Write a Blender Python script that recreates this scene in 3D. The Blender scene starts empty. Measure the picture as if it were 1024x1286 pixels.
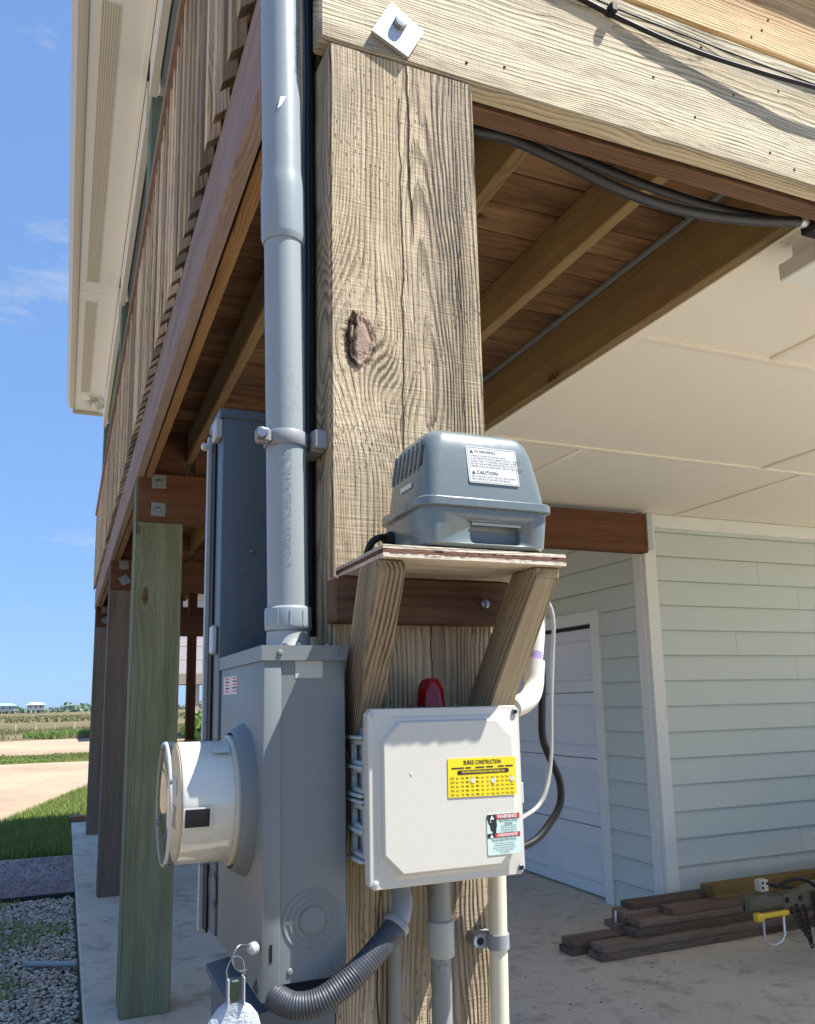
import bpy, bmesh, math, random
import numpy as np
from mathutils import Vector, Matrix

random.seed(7)
rng = np.random.default_rng(11)
scene = bpy.context.scene
COL = scene.collection

# ------------------------------------------------------------------ camera
CAM_F, CAM_CY = 1020.0, 706.0            # focal length and optical centre in 1024x1286 photo pixels
yaw, pitch, roll = (math.radians(a) for a in (22.84, 9.655, -1.186))
fwd = Vector((math.sin(yaw)*math.cos(pitch), math.cos(yaw)*math.cos(pitch), math.sin(pitch)))
r0 = Vector((math.cos(yaw), -math.sin(yaw), 0)); u0 = r0.cross(fwd)
rt = math.cos(roll)*r0 + math.sin(roll)*u0
up = -math.sin(roll)*r0 + math.cos(roll)*u0
cam = bpy.data.cameras.new('camera')
cam.sensor_fit = 'HORIZONTAL'; cam.sensor_width = 36.0
cam.lens = 36.0*CAM_F/1024.0
cam.shift_y = (CAM_CY-643.0)/1024.0
cam.clip_start = 0.02; cam.clip_end = 4000
cam_o = bpy.data.objects.new('camera', cam); COL.objects.link(cam_o)
cam_o.matrix_world = Matrix(((rt.x, up.x, -fwd.x, 0), (rt.y, up.y, -fwd.y, 0), (rt.z, up.z, -fwd.z, 1.5), (0, 0, 0, 1)))
scene.camera = cam_o

# ------------------------------------------------------------------ light
SUN_TO = Vector((1.62, -1.0, 3.5)).normalized()
elev = math.asin(SUN_TO.z)
w = bpy.data.worlds.new('World'); scene.world = w; w.use_nodes = True
wt = w.node_tree; wt.nodes.clear()
sky = wt.nodes.new('ShaderNodeTexSky'); sky.sky_type = 'NISHITA'; sky.sun_disc = False
sky.sun_elevation = elev; sky.sun_rotation = math.atan2(SUN_TO.x, SUN_TO.y)
sky.altitude = 0; sky.air_density = 1.0; sky.dust_density = 0.15; sky.ozone_density = 1.6
tcw = wt.nodes.new('ShaderNodeTexCoord')
mpw = wt.nodes.new('ShaderNodeMapping'); mpw.inputs['Scale'].default_value = (1.0, 1.0, 3.2)
mpw.inputs['Location'].default_value = (0.35, 0.2, 0.1)
nzw = wt.nodes.new('ShaderNodeTexNoise'); nzw.inputs['Scale'].default_value = 3.1; nzw.inputs['Detail'].default_value = 6; nzw.inputs['Roughness'].default_value = 0.62
rmw = wt.nodes.new('ShaderNodeValToRGB'); rmw.color_ramp.elements[0].position = 0.575; rmw.color_ramp.elements[1].position = 0.80
mxw = wt.nodes.new('ShaderNodeMix'); mxw.data_type = 'RGBA'
mxw.inputs[7].default_value = (4.0, 4.2, 4.6, 1)
bg = wt.nodes.new('ShaderNodeBackground'); bg.inputs['Strength'].default_value = 0.085
wo = wt.nodes.new('ShaderNodeOutputWorld')
L = wt.links.new
L(tcw.outputs['Generated'], mpw.inputs['Vector']); L(mpw.outputs[0], nzw.inputs['Vector']); L(nzw.outputs[0], rmw.inputs[0])
gm = wt.nodes.new('ShaderNodeGamma'); gm.inputs['Gamma'].default_value = 0.36      # hazy, evenly bright coastal sky
hs = wt.nodes.new('ShaderNodeMix'); hs.data_type = 'RGBA'; hs.blend_type = 'MULTIPLY'; hs.inputs[0].default_value = 1.0
hs.inputs[7].default_value = (1.2, 1.9, 3.1, 1)
L(sky.outputs[0], gm.inputs[0]); L(gm.outputs[0], hs.inputs[6])
L(rmw.outputs[0], mxw.inputs[0]); L(hs.outputs[2], mxw.inputs[6]); L(mxw.outputs[2], bg.inputs['Color']); L(bg.outputs[0], wo.inputs[0])
sun = bpy.data.lights.new('sun', 'SUN'); sun.energy = 5.0; sun.angle = math.radians(0.5); sun.color = (1.0, 0.965, 0.92)
sun_o = bpy.data.objects.new('sun', sun); COL.objects.link(sun_o)
sun_o.rotation_euler = SUN_TO.to_track_quat('Z', 'Y').to_euler(); sun_o.location = (5, -5, 12)
vs = scene.view_settings
vs.view_transform = 'Standard'; vs.look = 'None'; vs.exposure = 1.05; vs.gamma = 1.0
scene.display_settings.display_device = 'sRGB'
cy = scene.cycles
cy.max_bounces = 6; cy.diffuse_bounces = 4; cy.glossy_bounces = 3; cy.transmission_bounces = 6; cy.transparent_max_bounces = 12
cy.use_denoising = True; cy.sample_clamp_indirect = 6.0; cy.caustics_reflective = False; cy.caustics_refractive = False

# ------------------------------------------------------------------ materials
def C(h):
    h = h.lstrip('#'); v = [int(h[i:i+2], 16)/255 for i in (0, 2, 4)]
    return tuple((c/12.92 if c <= .04045 else ((c+.055)/1.055)**2.4) for c in v)

class NT:
    def __init__(s, name):
        s.m = bpy.data.materials.new(name); s.m.use_nodes = True
        s.t = s.m.node_tree; s.t.nodes.clear()
        s.out = s.t.nodes.new('ShaderNodeOutputMaterial'); s.b = s.t.nodes.new('ShaderNodeBsdfPrincipled')
        s.t.links.new(s.b.outputs[0], s.out.inputs[0])
    def put(s, sock, v):
        if isinstance(v, bpy.types.NodeSocket): s.t.links.new(v, sock)
        elif isinstance(v, (tuple, list)):
            n = len(sock.default_value); v = tuple(v)
            sock.default_value = v[:n] if len(v) >= n else v+(1.0,)*(n-len(v))
        else: sock.default_value = v
    def math(s, op, a, b=None, c=None, clamp=False):
        n = s.t.nodes.new('ShaderNodeMath'); n.operation = op; n.use_clamp = clamp
        for i, v in enumerate((a, b, c)):
            if v is not None: s.put(n.inputs[i], v)
        return n.outputs[0]
    def vec(s, x, y, z):
        n = s.t.nodes.new('ShaderNodeCombineXYZ')
        for i, v in enumerate((x, y, z)): s.put(n.inputs[i], v)
        return n.outputs[0]
    def sep(s, v):
        n = s.t.nodes.new('ShaderNodeSeparateXYZ'); s.put(n.inputs[0], v); return n.outputs
    def coord(s, k='Object'):
        return s.t.nodes.new('ShaderNodeTexCoord').outputs[k]
    def rnd(s):
        return s.t.nodes.new('ShaderNodeObjectInfo').outputs['Random']
    def noise(s, v, scale=1, detail=3, rough=.5, col=False):
        n = s.t.nodes.new('ShaderNodeTexNoise'); s.put(n.inputs['Vector'], v)
        s.put(n.inputs['Scale'], scale); n.inputs['Detail'].default_value = detail; n.inputs['Roughness'].default_value = rough
        return n.outputs['Color' if col else 0]
    def voro(s, v, scale=1, feature='F1', out=0, rand=1.0):
        n = s.t.nodes.new('ShaderNodeTexVoronoi'); n.feature = feature; s.put(n.inputs['Vector'], v); s.put(n.inputs['Scale'], scale)
        n.inputs['Randomness'].default_value = rand
        return n.outputs[out]
    def ss(s, x, a, b):
        n = s.t.nodes.new('ShaderNodeMapRange'); n.interpolation_type = 'SMOOTHSTEP'
        s.put(n.inputs[0], x); n.inputs[1].default_value = a; n.inputs[2].default_value = b
        return n.outputs[0]
    def mix(s, f, a, b, mode='MIX'):
        n = s.t.nodes.new('ShaderNodeMix'); n.data_type = 'RGBA'; n.blend_type = mode
        s.put(n.inputs[0], f); s.put(n.inputs[6], a); s.put(n.inputs[7], b)
        return n.outputs[2]
    def gray(s, v):
        return s.vec(v, v, v)
    def bump(s, h, strength=.5, dist=.002):
        n = s.t.nodes.new('ShaderNodeBump'); s.put(n.inputs['Height'], h)
        n.inputs['Strength'].default_value = strength; n.inputs['Distance'].default_value = dist
        s.t.links.new(n.outputs[0], s.b.inputs['Normal'])
    def set(s, **k):
        for a, v in k.items(): s.put(s.b.inputs[a.replace('_', ' ')], v)
        return s.m

MATS = {}
def wood(name, light, dark, axis='x', rings=260, contrast=.75, grey=None, gamt=.5, bump=.6, bdist=.0015, knots=True, rough=.85, rand=True, spread=.5, hero=None, vary=.36):
    key = (name, axis)
    if key in MATS: return MATS[key]
    n = NT(name+'_'+axis)
    x, y, z = n.sep(n.coord())
    Lg, A, B = {'x': (x, y, z), 'y': (y, z, x), 'z': (z, x, y)}[axis]
    if rand:
        r = n.rnd()
        r2 = n.math('FRACT', n.math('MULTIPLY', r, 17.31)); r3 = n.math('FRACT', n.math('MULTIPLY', r, 71.7))
        Lg = n.math('ADD', Lg, n.math('MULTIPLY', r, 23.0))
        ca = n.math('MULTIPLY', n.math('SUBTRACT', r2, .5), spread); cb = n.math('MULTIPLY', n.math('SUBTRACT', r3, .5), spread)
    else:
        ca, cb = hero['c']
    nz = n.noise(n.vec(n.math('MULTIPLY', Lg, 1.6), n.math('MULTIPLY', A, 5), n.math('MULTIPLY', B, 5)), 1, 3, .5, True)
    nx, ny, _ = n.sep(nz)
    A2 = n.math('ADD', A, n.math('MULTIPLY', n.math('SUBTRACT', nx, .5), .05))
    B2 = n.math('ADD', B, n.math('MULTIPLY', n.math('SUBTRACT', ny, .5), .05))
    med = n.noise(n.vec(n.math('MULTIPLY', Lg, 9), n.math('MULTIPLY', A, 45), n.math('MULTIPLY', B, 45)), 1, 3, .6)
    A2 = n.math('ADD', A2, n.math('MULTIPLY', n.math('SUBTRACT', med, .5), .0035))
    kmask = None
    if hero:
        for (kl, ka, rad, amp) in hero['knots']:
            dl = n.math('SUBTRACT', Lg, kl); da = n.math('SUBTRACT', A, ka)
            d2 = n.math('ADD', n.math('POWER', n.math('MULTIPLY', dl, .62/rad), 2), n.math('POWER', n.math('MULTIPLY', da, 1.0/rad), 2))
            g = n.math('EXPONENT', n.math('MULTIPLY', d2, -.45))
            A2 = n.math('SUBTRACT', A2, n.math('MULTIPLY', n.math('MULTIPLY', da, g), amp))
            B2 = n.math('ADD', B2, n.math('MULTIPLY', g, rad*.9*amp))
            km = n.ss(n.math('ADD', d2, n.math('MULTIPLY', n.math('SUBTRACT', n.noise(n.coord(), 90, 3), .5), .25)), .34, .12) if amp > .8 else None
            if km is not None: kmask = km if kmask is None else n.math('MAXIMUM', kmask, km)
    elif knots:
        v = n.vec(n.math('MULTIPLY', Lg, 1.5), n.math('MULTIPLY', A2, 4.2), n.math('MULTIPLY', B2, 4.2))
        d = n.voro(v, 1)
        g = n.math('EXPONENT', n.math('MULTIPLY', n.math('POWER', n.math('MULTIPLY', d, 5.0), 2), -1.0))
        A2 = n.math('ADD', A2, n.math('MULTIPLY', g, .05)); B2 = n.math('ADD', B2, n.math('MULTIPLY', g, .03))
        kmask = n.ss(d, .10, .055)
    rr = n.math('SQRT', n.math('ADD', n.math('POWER', n.math('SUBTRACT', A2, ca), 2), n.math('POWER', n.math('SUBTRACT', B2, cb), 2)))
    fib = n.noise(n.vec(n.math('MULTIPLY', Lg, 5), n.math('MULTIPLY', A, 260), n.math('MULTIPLY', B, 260)), 1, 3, .6)
    ph = n.math('ADD', n.math('MULTIPLY', rr, rings), n.math('MULTIPLY', n.math('SUBTRACT', fib, .5), .5))
    # ring widths wander from year to year
    ph = n.math('ADD', ph, n.math('MULTIPLY', n.math('SINE', n.math('MULTIPLY', rr, rings*.41)), .9))
    s = n.math('FRACT', ph)
    late = n.math('MULTIPLY', n.ss(s, .35, .86), n.ss(s, 1.0, .9))
    patch_ = n.noise(n.vec(n.math('MULTIPLY', Lg, 4.5), n.math('MULTIPLY', A2, 38), n.math('MULTIPLY', B2, 38)), 1, 4, .65)
    late = n.math('MULTIPLY', late, n.math('ADD', .30, n.math('MULTIPLY', n.ss(patch_, .34, .60), .80)))
    blot = n.noise(n.vec(n.math('MULTIPLY', Lg, 2.2), n.math('MULTIPLY', A, 9), n.math('MULTIPLY', B, 9)), 1, 5, .6)
    wide = n.ss(n.noise(n.vec(n.math('MULTIPLY', Lg, .5), n.math('MULTIPLY', A2, 22), n.math('MULTIPLY', B2, 22)), 1, 2), .42, .68)
    f = n.math('MULTIPLY', late, n.math('ADD', contrast*.62, n.math('MULTIPLY', wide, contrast*.38)))
    col = n.mix(f, light, dark)
    col = n.mix(n.math('MULTIPLY', wide, .28), col, dark)
    stn = n.ss(n.noise(n.vec(n.math('MULTIPLY', Lg, .9), n.math('MULTIPLY', A2, 13), n.math('MULTIPLY', B2, 13)), 1, 5, .62), .50, .74)
    col = n.mix(n.math('MULTIPLY', stn, .42), col, tuple(c*.62 for c in dark))
    if grey: col = n.mix(n.math('MULTIPLY', n.ss(blot, .40, .70), gamt), col, grey)
    fm = n.math('ADD', .72, n.math('MULTIPLY', fib, .56))
    col = n.mix(1.0, col, n.gray(fm), 'MULTIPLY')
    bl2 = n.math('ADD', .80, n.math('MULTIPLY', blot, .40))
    col = n.mix(1.0, col, n.gray(bl2), 'MULTIPLY')
    if rand:
        ov = n.math('ADD', 1-vary*.5, n.math('MULTIPLY', n.math('FRACT', n.math('MULTIPLY', r, 5.77)), vary))
        col = n.mix(1.0, col, n.gray(ov), 'MULTIPLY')
    saw = n.noise(n.vec(n.math('MULTIPLY', Lg, 330), n.math('MULTIPLY', A, 14), n.math('MULTIPLY', B, 14)), 1, 2, .5)
    h = n.math('ADD', n.math('ADD', n.math('MULTIPLY', late, .75), n.math('MULTIPLY', fib, .55)), n.math('MULTIPLY', saw, .20))
    if kmask is not None:
        kc = n.mix(n.ss(n.noise(n.coord(), 60, 5, .7), .42, .62), (.03, .016, .011), (.26, .15, .105) if hero else (.16, .09, .05))
        col = n.mix(n.math('MULTIPLY', kmask, .85), col, kc)
        h = n.math('SUBTRACT', h, n.math('MULTIPLY', kmask, .8))
    if hero and 'cracks' in hero:
        for (a0, l0, l1, wd) in hero['cracks']:
            wob = n.math('MULTIPLY', n.math('SUBTRACT', n.noise(n.vec(n.math('MULTIPLY', Lg, 9), 3.3, a0*50), 1, 3), .5), .022)
            dd = n.math('ABSOLUTE', n.math('SUBTRACT', n.math('SUBTRACT', A, a0), wob))
            m_ = n.math('MULTIPLY', n.ss(dd, wd, wd*.35), n.math('MULTIPLY', n.ss(Lg, l0, l0+.08), n.ss(Lg, l1, l1-.01)))
            col = n.mix(n.math('MULTIPLY', m_, .88), col, (.02, .014, .01))
            h = n.math('SUBTRACT', h, n.math('MULTIPLY', m_, 3.0))
    if hero and 'pits' in hero:
        pv = n.voro(n.vec(n.math('MULTIPLY', Lg, 55), n.math('MULTIPLY', A, 190), n.math('MULTIPLY', B, 190)), 1)
        pm = n.math('MULTIPLY', n.ss(pv, .22, .1), n.ss(n.noise(n.coord(), 9, 3), .45, .62))
        col = n.mix(n.math('MULTIPLY', pm, .55), col, dark)
        h = n.math('SUBTRACT', h, n.math('MULTIPLY', pm, .7))
    n.bump(h, bump, bdist)
    MATS[key] = n.set(Base_Color=col, Roughness=rough, Specular_IOR_Level=.2)
    return MATS[key]

def paint(name, col, rough=.5, metal=0.0, dirt=.12, dirtcol=(.10, .085, .065), scale=5, bump=0.0, bscale=300, var=.08, spec=.5, coat=0.0, streak=False):
    if name in MATS: return MATS[name]
    n = NT(name); c = n.coord()
    x, y, z = n.sep(c)
    v = n.vec(x, y, n.math('MULTIPLY', z, .25)) if streak else c
    a = n.noise(v, scale, 6, .65); b = n.noise(c, scale*9, 4, .6)
    k = n.mix(1.0, col, n.gray(n.math('ADD', 1-var, n.math('MULTIPLY', a, 2*var))), 'MULTIPLY')
    d = n.math('MULTIPLY', n.ss(n.math('ADD', n.math('MULTIPLY', a, .65), n.math('MULTIPLY', b, .35)), .50, .74), dirt)
    k = n.mix(d, k, dirtcol)
    ro = n.math('ADD', rough-.06, n.math('MULTIPLY', b, .14))
    if bump: n.bump(n.noise(c, bscale, 3, .6), bump, .0006)
    MATS[name] = n.set(Base_Color=k, Roughness=ro, Metallic=metal, Specular_IOR_Level=spec, Coat_Weight=coat)
    return MATS[name]

def flat(name, col, rough=.5, metal=0.0, spec=.5):
    if name in MATS: return MATS[name]
    n = NT(name)
    k = n.mix(n.noise(n.coord(), 60, 3), tuple(c*.92 for c in col), tuple(min(1, c*1.06) for c in col))
    MATS[name] = n.set(Base_Color=k, Roughness=rough, Metallic=metal, Specular_IOR_Level=spec)
    return MATS[name]

# ------------------------------------------------------------------ mesh helpers
def link(name, me, mat=None, parent=None, loc=(0, 0, 0), smooth=False):
    o = bpy.data.objects.new(name, me); COL.objects.link(o)
    o.matrix_world = Matrix.Translation(loc)
    if mat is not None and len(me.materials) == 0: me.materials.append(mat)
    if smooth:
        for p in me.polygons: p.use_smooth = True
    if parent is not None:
        o.parent = parent; o.matrix_parent_inverse = parent.matrix_world.inverted()
    return o

def from_bm(name, bm, mat, parent=None, loc=(0, 0, 0), smooth=False, auto=None):
    bmesh.ops.recalc_face_normals(bm, faces=bm.faces)
    me = bpy.data.meshes.new(name)
    if auto is not None:
        for f in bm.faces: f.smooth = True
        for e in bm.edges:
            if len(e.link_faces) == 2 and e.calc_face_angle(0) > math.radians(auto): e.smooth = False
    bm.to_mesh(me); bm.free()
    return link(name, me, mat, parent, loc, smooth)

def empty(name, loc, label=None, cat=None, group=None, kind=None):
    o = bpy.data.objects.new(name, None); COL.objects.link(o); o.location = loc; o.empty_display_size = .05
    o.matrix_world = Matrix.Translation(loc)
    return tag(o, label, cat, group, kind)

def tag(o, label=None, cat=None, group=None, kind=None):
    if label: o['label'] = label
    if cat: o['category'] = cat
    if group: o['group'] = group
    if kind: o['kind'] = kind
    return o

def box(name, xr, yr, zr, mat, parent=None, bevel=.003, seg=1, warp=0.0, cuts=0):
    cx, cyy, cz = ((a+b)/2 for a, b in (xr, yr, zr))
    bm = bmesh.new(); bmesh.ops.create_cube(bm, size=1.0)
    for v in bm.verts: v.co = Vector((v.co.x*(xr[1]-xr[0]), v.co.y*(yr[1]-yr[0]), v.co.z*(zr[1]-zr[0])))
    if bevel: bmesh.ops.bevel(bm, geom=bm.edges[:], offset=bevel, segments=seg, affect='EDGES', profile=.5)
    if warp:
        for v in bm.verts: v.co += Vector((random.uniform(-1, 1), random.uniform(-1, 1), random.uniform(-1, 1)))*warp
    return from_bm(name, bm, mat, parent, (cx, cyy, cz), auto=40 if seg > 1 else None)

def obox(name, p0, p1, w_, t_, upv, mat, parent=None, bevel=.003, roll_=0.0):
    """box whose local x runs from p0 to p1; w_ across, t_ along upv"""
    p0, p1 = Vector(p0), Vector(p1); d = p1-p0; ln = d.length; X = d.normalized()
    Y = Vector(upv).cross(X).normalized(); Z = X.cross(Y)
    bm = bmesh.new(); bmesh.ops.create_cube(bm, size=1.0)
    for v in bm.verts: v.co = Vector((v.co.x*ln, v.co.y*w_, v.co.z*t_))
    if bevel: bmesh.ops.bevel(bm, geom=bm.edges[:], offset=bevel, segments=1, affect='EDGES')
    o = from_bm(name, bm, mat, None, (0, 0, 0))
    m = Matrix((X, Y, Z)).transposed().to_4x4(); m.translation = (p0+p1)/2
    o.matrix_world = m
    if parent is not None:
        o.parent = parent; o.matrix_parent_inverse = parent.matrix_world.inverted()
    return o

def catmull(pts, n=8):
    P = [Vector(p) for p in pts]
    if len(P) < 3: return P
    out = []
    Q = [P[0]*2-P[1]]+P+[P[-1]*2-P[-2]]
    for i in range(1, len(Q)-2):
        a, b, c, d = Q[i-1:i+3]
        for k in range(n):
            t = k/n
            out.append(.5*((2*b)+(c-a)*t+(2*a-5*b+4*c-d)*t*t+(3*b-a-3*c+d)*t**3))
    out.append(P[-1]); return out

def tube(name, pts, r, mat, parent=None, seg=12, spline=0, radii=None, loc=None):
    P = catmull(pts, spline) if spline else [Vector(p) for p in pts]
    base = Vector(loc) if loc else P[0].copy()
    R = radii if radii else [r]*len(P)
    bm = bmesh.new(); rings = []
    t = (P[1]-P[0]).normalized(); nrm = t.orthogonal().normalized()
    for i, p in enumerate(P):
        t2 = (P[min(i+1, len(P)-1)]-P[max(i-1, 0)]).normalized()
        nrm = (nrm-t2*nrm.dot(t2)).normalized(); bn = t2.cross(nrm)
        rings.append([bm.verts.new(p-base+(nrm*math.cos(2*math.pi*k/seg)+bn*math.sin(2*math.pi*k/seg))*R[i]) for k in range(seg)])
    for a, b in zip(rings, rings[1:]):
        for k in range(seg): bm.faces.new((a[k], a[(k+1) % seg], b[(k+1) % seg], b[k]))
    bm.faces.new(rings[0][::-1]); bm.faces.new(rings[-1])
    return from_bm(name, bm, mat, parent, base, auto=45)

def lathe(name, prof, origin, axis, mat, parent=None, seg=48, cap0=True, cap1=True, auto=35):
    """prof: [(radius, distance along axis)]"""
    ax = Vector(axis).normalized(); u = ax.orthogonal().normalized(); v = ax.cross(u)
    bm = bmesh.new(); rings = []
    for r, h in prof:
        rings.append([bm.verts.new(ax*h+(u*math.cos(2*math.pi*k/seg)+v*math.sin(2*math.pi*k/seg))*max(r, 1e-5)) for k in range(seg)])
    for a, b in zip(rings, rings[1:]):
        for k in range(seg): bm.faces.new((a[k], a[(k+1) % seg], b[(k+1) % seg], b[k]))
    if cap0: bm.faces.new(rings[0][::-1])
    if cap1: bm.faces.new(rings[-1])
    return from_bm(name, bm, mat, parent, origin, auto=auto)

def rrect(x0, x1, y0, y1, r, n=5):
    pts = []
    for cx, cyy, a0 in ((x1-r, y1-r, 0), (x0+r, y1-r, 90), (x0+r, y0+r, 180), (x1-r, y0+r, 270)):
        for k in range(n+1):
            a = math.radians(a0+90*k/n); pts.append((cx+r*math.cos(a), cyy+r*math.sin(a)))
    return pts

def loft(name, rings, mat, parent=None, loc=(0, 0, 0), auto=35, cap=(True, True)):
    bm = bmesh.new(); base = Vector(loc)
    R = [[bm.verts.new(Vector(p)-base) for p in ring] for ring in rings]
    n = len(R[0])
    for a, b in zip(R, R[1:]):
        for k in range(n): bm.faces.new((a[k], a[(k+1) % n], b[(k+1) % n], b[k]))
    if cap[0]: bm.faces.new(R[0][::-1])
    if cap[1]: bm.faces.new(R[-1])
    return from_bm(name, bm, mat, parent, loc, auto=auto)

def extrude_poly(name, poly, frame, depth, mat, parent=None, auto=35):
    """poly 2D extruded; frame=(origin, ux, uy, un)"""
    o, ux, uy, un = (Vector(q) for q in frame)
    return loft(name, [[o+ux*a+uy*b+un*d for a, b in poly] for d in (0, depth)], mat, parent, tuple(o), auto)

def text(name, body, size, frame, mat, parent, align='CENTER', depth=0.0002, sx=1.0, shear=0.0, bold=0.0):
    o_, ux, uy = (Vector(q) for q in frame)
    cu = bpy.data.curves.new(name, 'FONT'); cu.body = body; cu.size = size; cu.align_x = align; cu.align_y = 'CENTER'
    cu.resolution_u = 2; cu.shear = shear; cu.offset = bold; cu.space_line = 1.0
    tmp = bpy.data.objects.new(name, cu); COL.objects.link(tmp)
    dg = bpy.context.evaluated_depsgraph_get()
    me = bpy.data.meshes.new_from_object(tmp.evaluated_get(dg)); bpy.data.objects.remove(tmp); bpy.data.curves.remove(cu)
    me.materials.clear()
    un = ux.cross(uy)
    me.transform(Matrix.Diagonal((sx, 1, 1, 1)))
    M_ = Matrix((ux, uy, un)).transposed().to_4x4()
    me.transform(M_); me.transform(Matrix.Translation(un*depth))
    ob = link(name, me, mat, parent, tuple(o_))
    return ob

def dup(o, parent=None, shift=(0, 0, 0)):
    c = o.copy(); COL.objects.link(c)
    c.location = Vector(c.location)+Vector(shift)
    if parent is not None:
        c.parent = parent; c.matrix_parent_inverse = o.matrix_parent_inverse.copy()
    return c

def scatter(name, verts, faces, mat, kind='stuff', label=None, cat=None, mats=None, midx=None, smooth=False):
    me = bpy.data.meshes.new(name); me.from_pydata(verts, [], faces); me.update()
    for m_ in (mats or [mat]): me.materials.append(m_)
    if midx is not None: me.polygons.foreach_set('material_index', midx)
    if smooth: me.polygons.foreach_set('use_smooth', [True]*len(me.polygons))
    o = bpy.data.objects.new(name, me); COL.objects.link(o)
    return tag(o, label, cat, kind=kind)

# ------------------------------------------------------------------ palette
W_POST = wood('corner_post_wood', C('#cbb898'), C('#5d4a37'), 'z', rings=205, contrast=.74, grey=C('#948879'), gamt=.55, bump=1.0, bdist=.0045, rand=False,
              hero=dict(c=(.028, -.06), knots=[(.752, -.079, .050, 1.0), (.69, -.015, .034, .75)],
                        cracks=[(.004, .90, 1.30, .0026), (-.010, .45, 1.16, .0015), (.02, .25, .62, .0010), (.085, .3, 1.1, .0010), (-.06, -.6, .3, .0012)], pits=1))
W_BEAM = wood('front_beam_wood', C('#c6ba9f'), C('#7b6a50'), 'x', rings=230, contrast=.62, grey=C('#b3a488'), gamt=.4, bump=1.0, bdist=.0035, spread=.3)
W_PEACH = wood('fresh_board_wood', C('#c9ad82'), C('#8f6a45'), 'x', rings=170, contrast=.7, bump=.8, bdist=.003)
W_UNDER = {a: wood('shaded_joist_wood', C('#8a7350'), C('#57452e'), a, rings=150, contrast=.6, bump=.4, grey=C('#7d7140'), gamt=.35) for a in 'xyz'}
W_DECK = wood('deck_board_wood', C('#8c6c4c'), C('#573e2a'), 'x', vary=.9, rings=45, contrast=.55, bump=.4, grey=C('#4a3122'), gamt=.75)
W_RIM = wood('rim_joist_wood', C('#a08d80'), C('#6b5a52'), 'y', rings=180, contrast=.55, bump=.5, grey=C('#8d7d84'), gamt=.55)
W_RIMB = wood('rim_inner_wood', C('#95724c'), C('#604630'), 'y', rings=170, contrast=.8, bump=.4)
W_PICK = wood('picket_wood', C('#dcc49c'), C('#8a684d'), 'z', vary=.85, rings=170, contrast=.85, bump=.6, grey=C('#a3928e'), gamt=.6)
W_GREEN = wood('green_treated_wood', C('#7d8268'), C('#4d4f3c'), 'z', rings=100, contrast=.6, bump=.5, grey=C('#635f49'), gamt=.7)
W_GREENU = wood('upper_green_wood', C('#75877a'), C('#4c5e52'), 'z', rings=110, contrast=.5, bump=.3)
W_BRPOST = wood('brown_post_wood', C('#8a7b6c'), C('#594a40'), 'z', rings=110, contrast=.55, bump=.4, grey=C('#6a6458'), gamt=.5)
W_XB = wood('cross_beam_wood', C('#6d4a34'), C('#3f281b'), 'x', rings=130, contrast=.5, bump=.35, grey=C('#5d4637'), gamt=.4)
W_BRACE = wood('brace_wood', C('#a08f74'), C('#4f4030'), 'x', rings=190, contrast=.95, bump=1.0, bdist=.003, grey=C('#8f8670'), gamt=.6)
W_PLY = wood('shelf_plywood', C('#b5a184'), C('#7c6248'), 'x', rings=160, contrast=.6, bump=.7, grey=C('#a79c8c'), gamt=.6)
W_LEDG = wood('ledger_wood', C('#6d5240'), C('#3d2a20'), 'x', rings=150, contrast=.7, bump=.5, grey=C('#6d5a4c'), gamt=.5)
W_LUM = wood('old_lumber_wood', C('#7f6b5b'), C('#48392e'), 'x', vary=.7, rings=150, contrast=.7, bump=.8, grey=C('#7b6f66'), gamt=.6)
W_LUMY = wood('newer_lumber_wood', C('#8c7448'), C('#5c4526'), 'x', rings=150, contrast=.6, bump=.5)
M_SIDING = paint('siding_paint', C('#c6d0c6'), .6, dirt=.06, scale=1.5, bump=.25, bscale=60, var=.05, spec=.3)
M_TRIM = paint('white_trim_paint', C('#dfe0da'), .5, dirt=.07, scale=2, var=.04, bump=.15, bscale=80, spec=.35)
M_CEIL = paint('ceiling_paint', C('#e9e2d2'), .7, dirt=.06, scale=1.2, var=.04, spec=.25)
M_DOOR = paint('garage_door_paint', C('#d9dde0'), .45, dirt=.06, scale=2, var=.03)
M_SOFFIT = paint('soffit_vinyl', C('#f2f6f8'), .5, dirt=.08, scale=2, var=.04)
M_GUTTER = paint('gutter_paint', C('#c9c5bb'), .45, dirt=.12, scale=4)
M_BOXGREY = paint('grey_enclosure_paint', C('#757b7b'), .45, dirt=.30, dirtcol=(.16, .135, .10), scale=13, var=.05, spec=.45, streak=True)
M_PANEL = paint('panel_grey_paint', C('#56616a'), .42, dirt=.22, dirtcol=(.12, .11, .10), scale=7, var=.05, spec=.45)
M_PVCG = paint('grey_pvc', C('#979fa0'), .40, dirt=.42, dirtcol=(.16, .13, .09), scale=16, var=.06, spec=.45)
M_PVCG2 = paint('grey_pvc_upper', C('#929ca0'), .34, dirt=.08, scale=10, var=.05, spec=.5)
M_PVCD = paint('dirty_grey_conduit', C('#8a8c86'), .5, dirt=.75, dirtcol=(.06, .05, .04), scale=20, var=.12)
M_PVCW = paint('white_pvc', C('#d8d0b8'), .35, dirt=.10, dirtcol=(.35, .27, .16), scale=14, var=.05)
M_PVCP = paint('white_pvc_fitting', C('#dad6c8'), .33, dirt=.15, dirtcol=(.30, .25, .20), scale=18, var=.05)
M_PUMP = paint('pump_plastic', C('#6d7778'), .26, dirt=.14, dirtcol=(.25, .24, .22), scale=12, var=.04, spec=.5, coat=.25)
M_PUMPD = paint('pump_recess_plastic', C('#6c726f'), .35, dirt=.08, scale=12)
M_ENC = paint('enclosure_plastic', C('#cdc9bd'), .42, dirt=.12, dirtcol=(.45, .42, .35), scale=11, var=.03, bump=.1, bscale=900, spec=.4)
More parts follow.
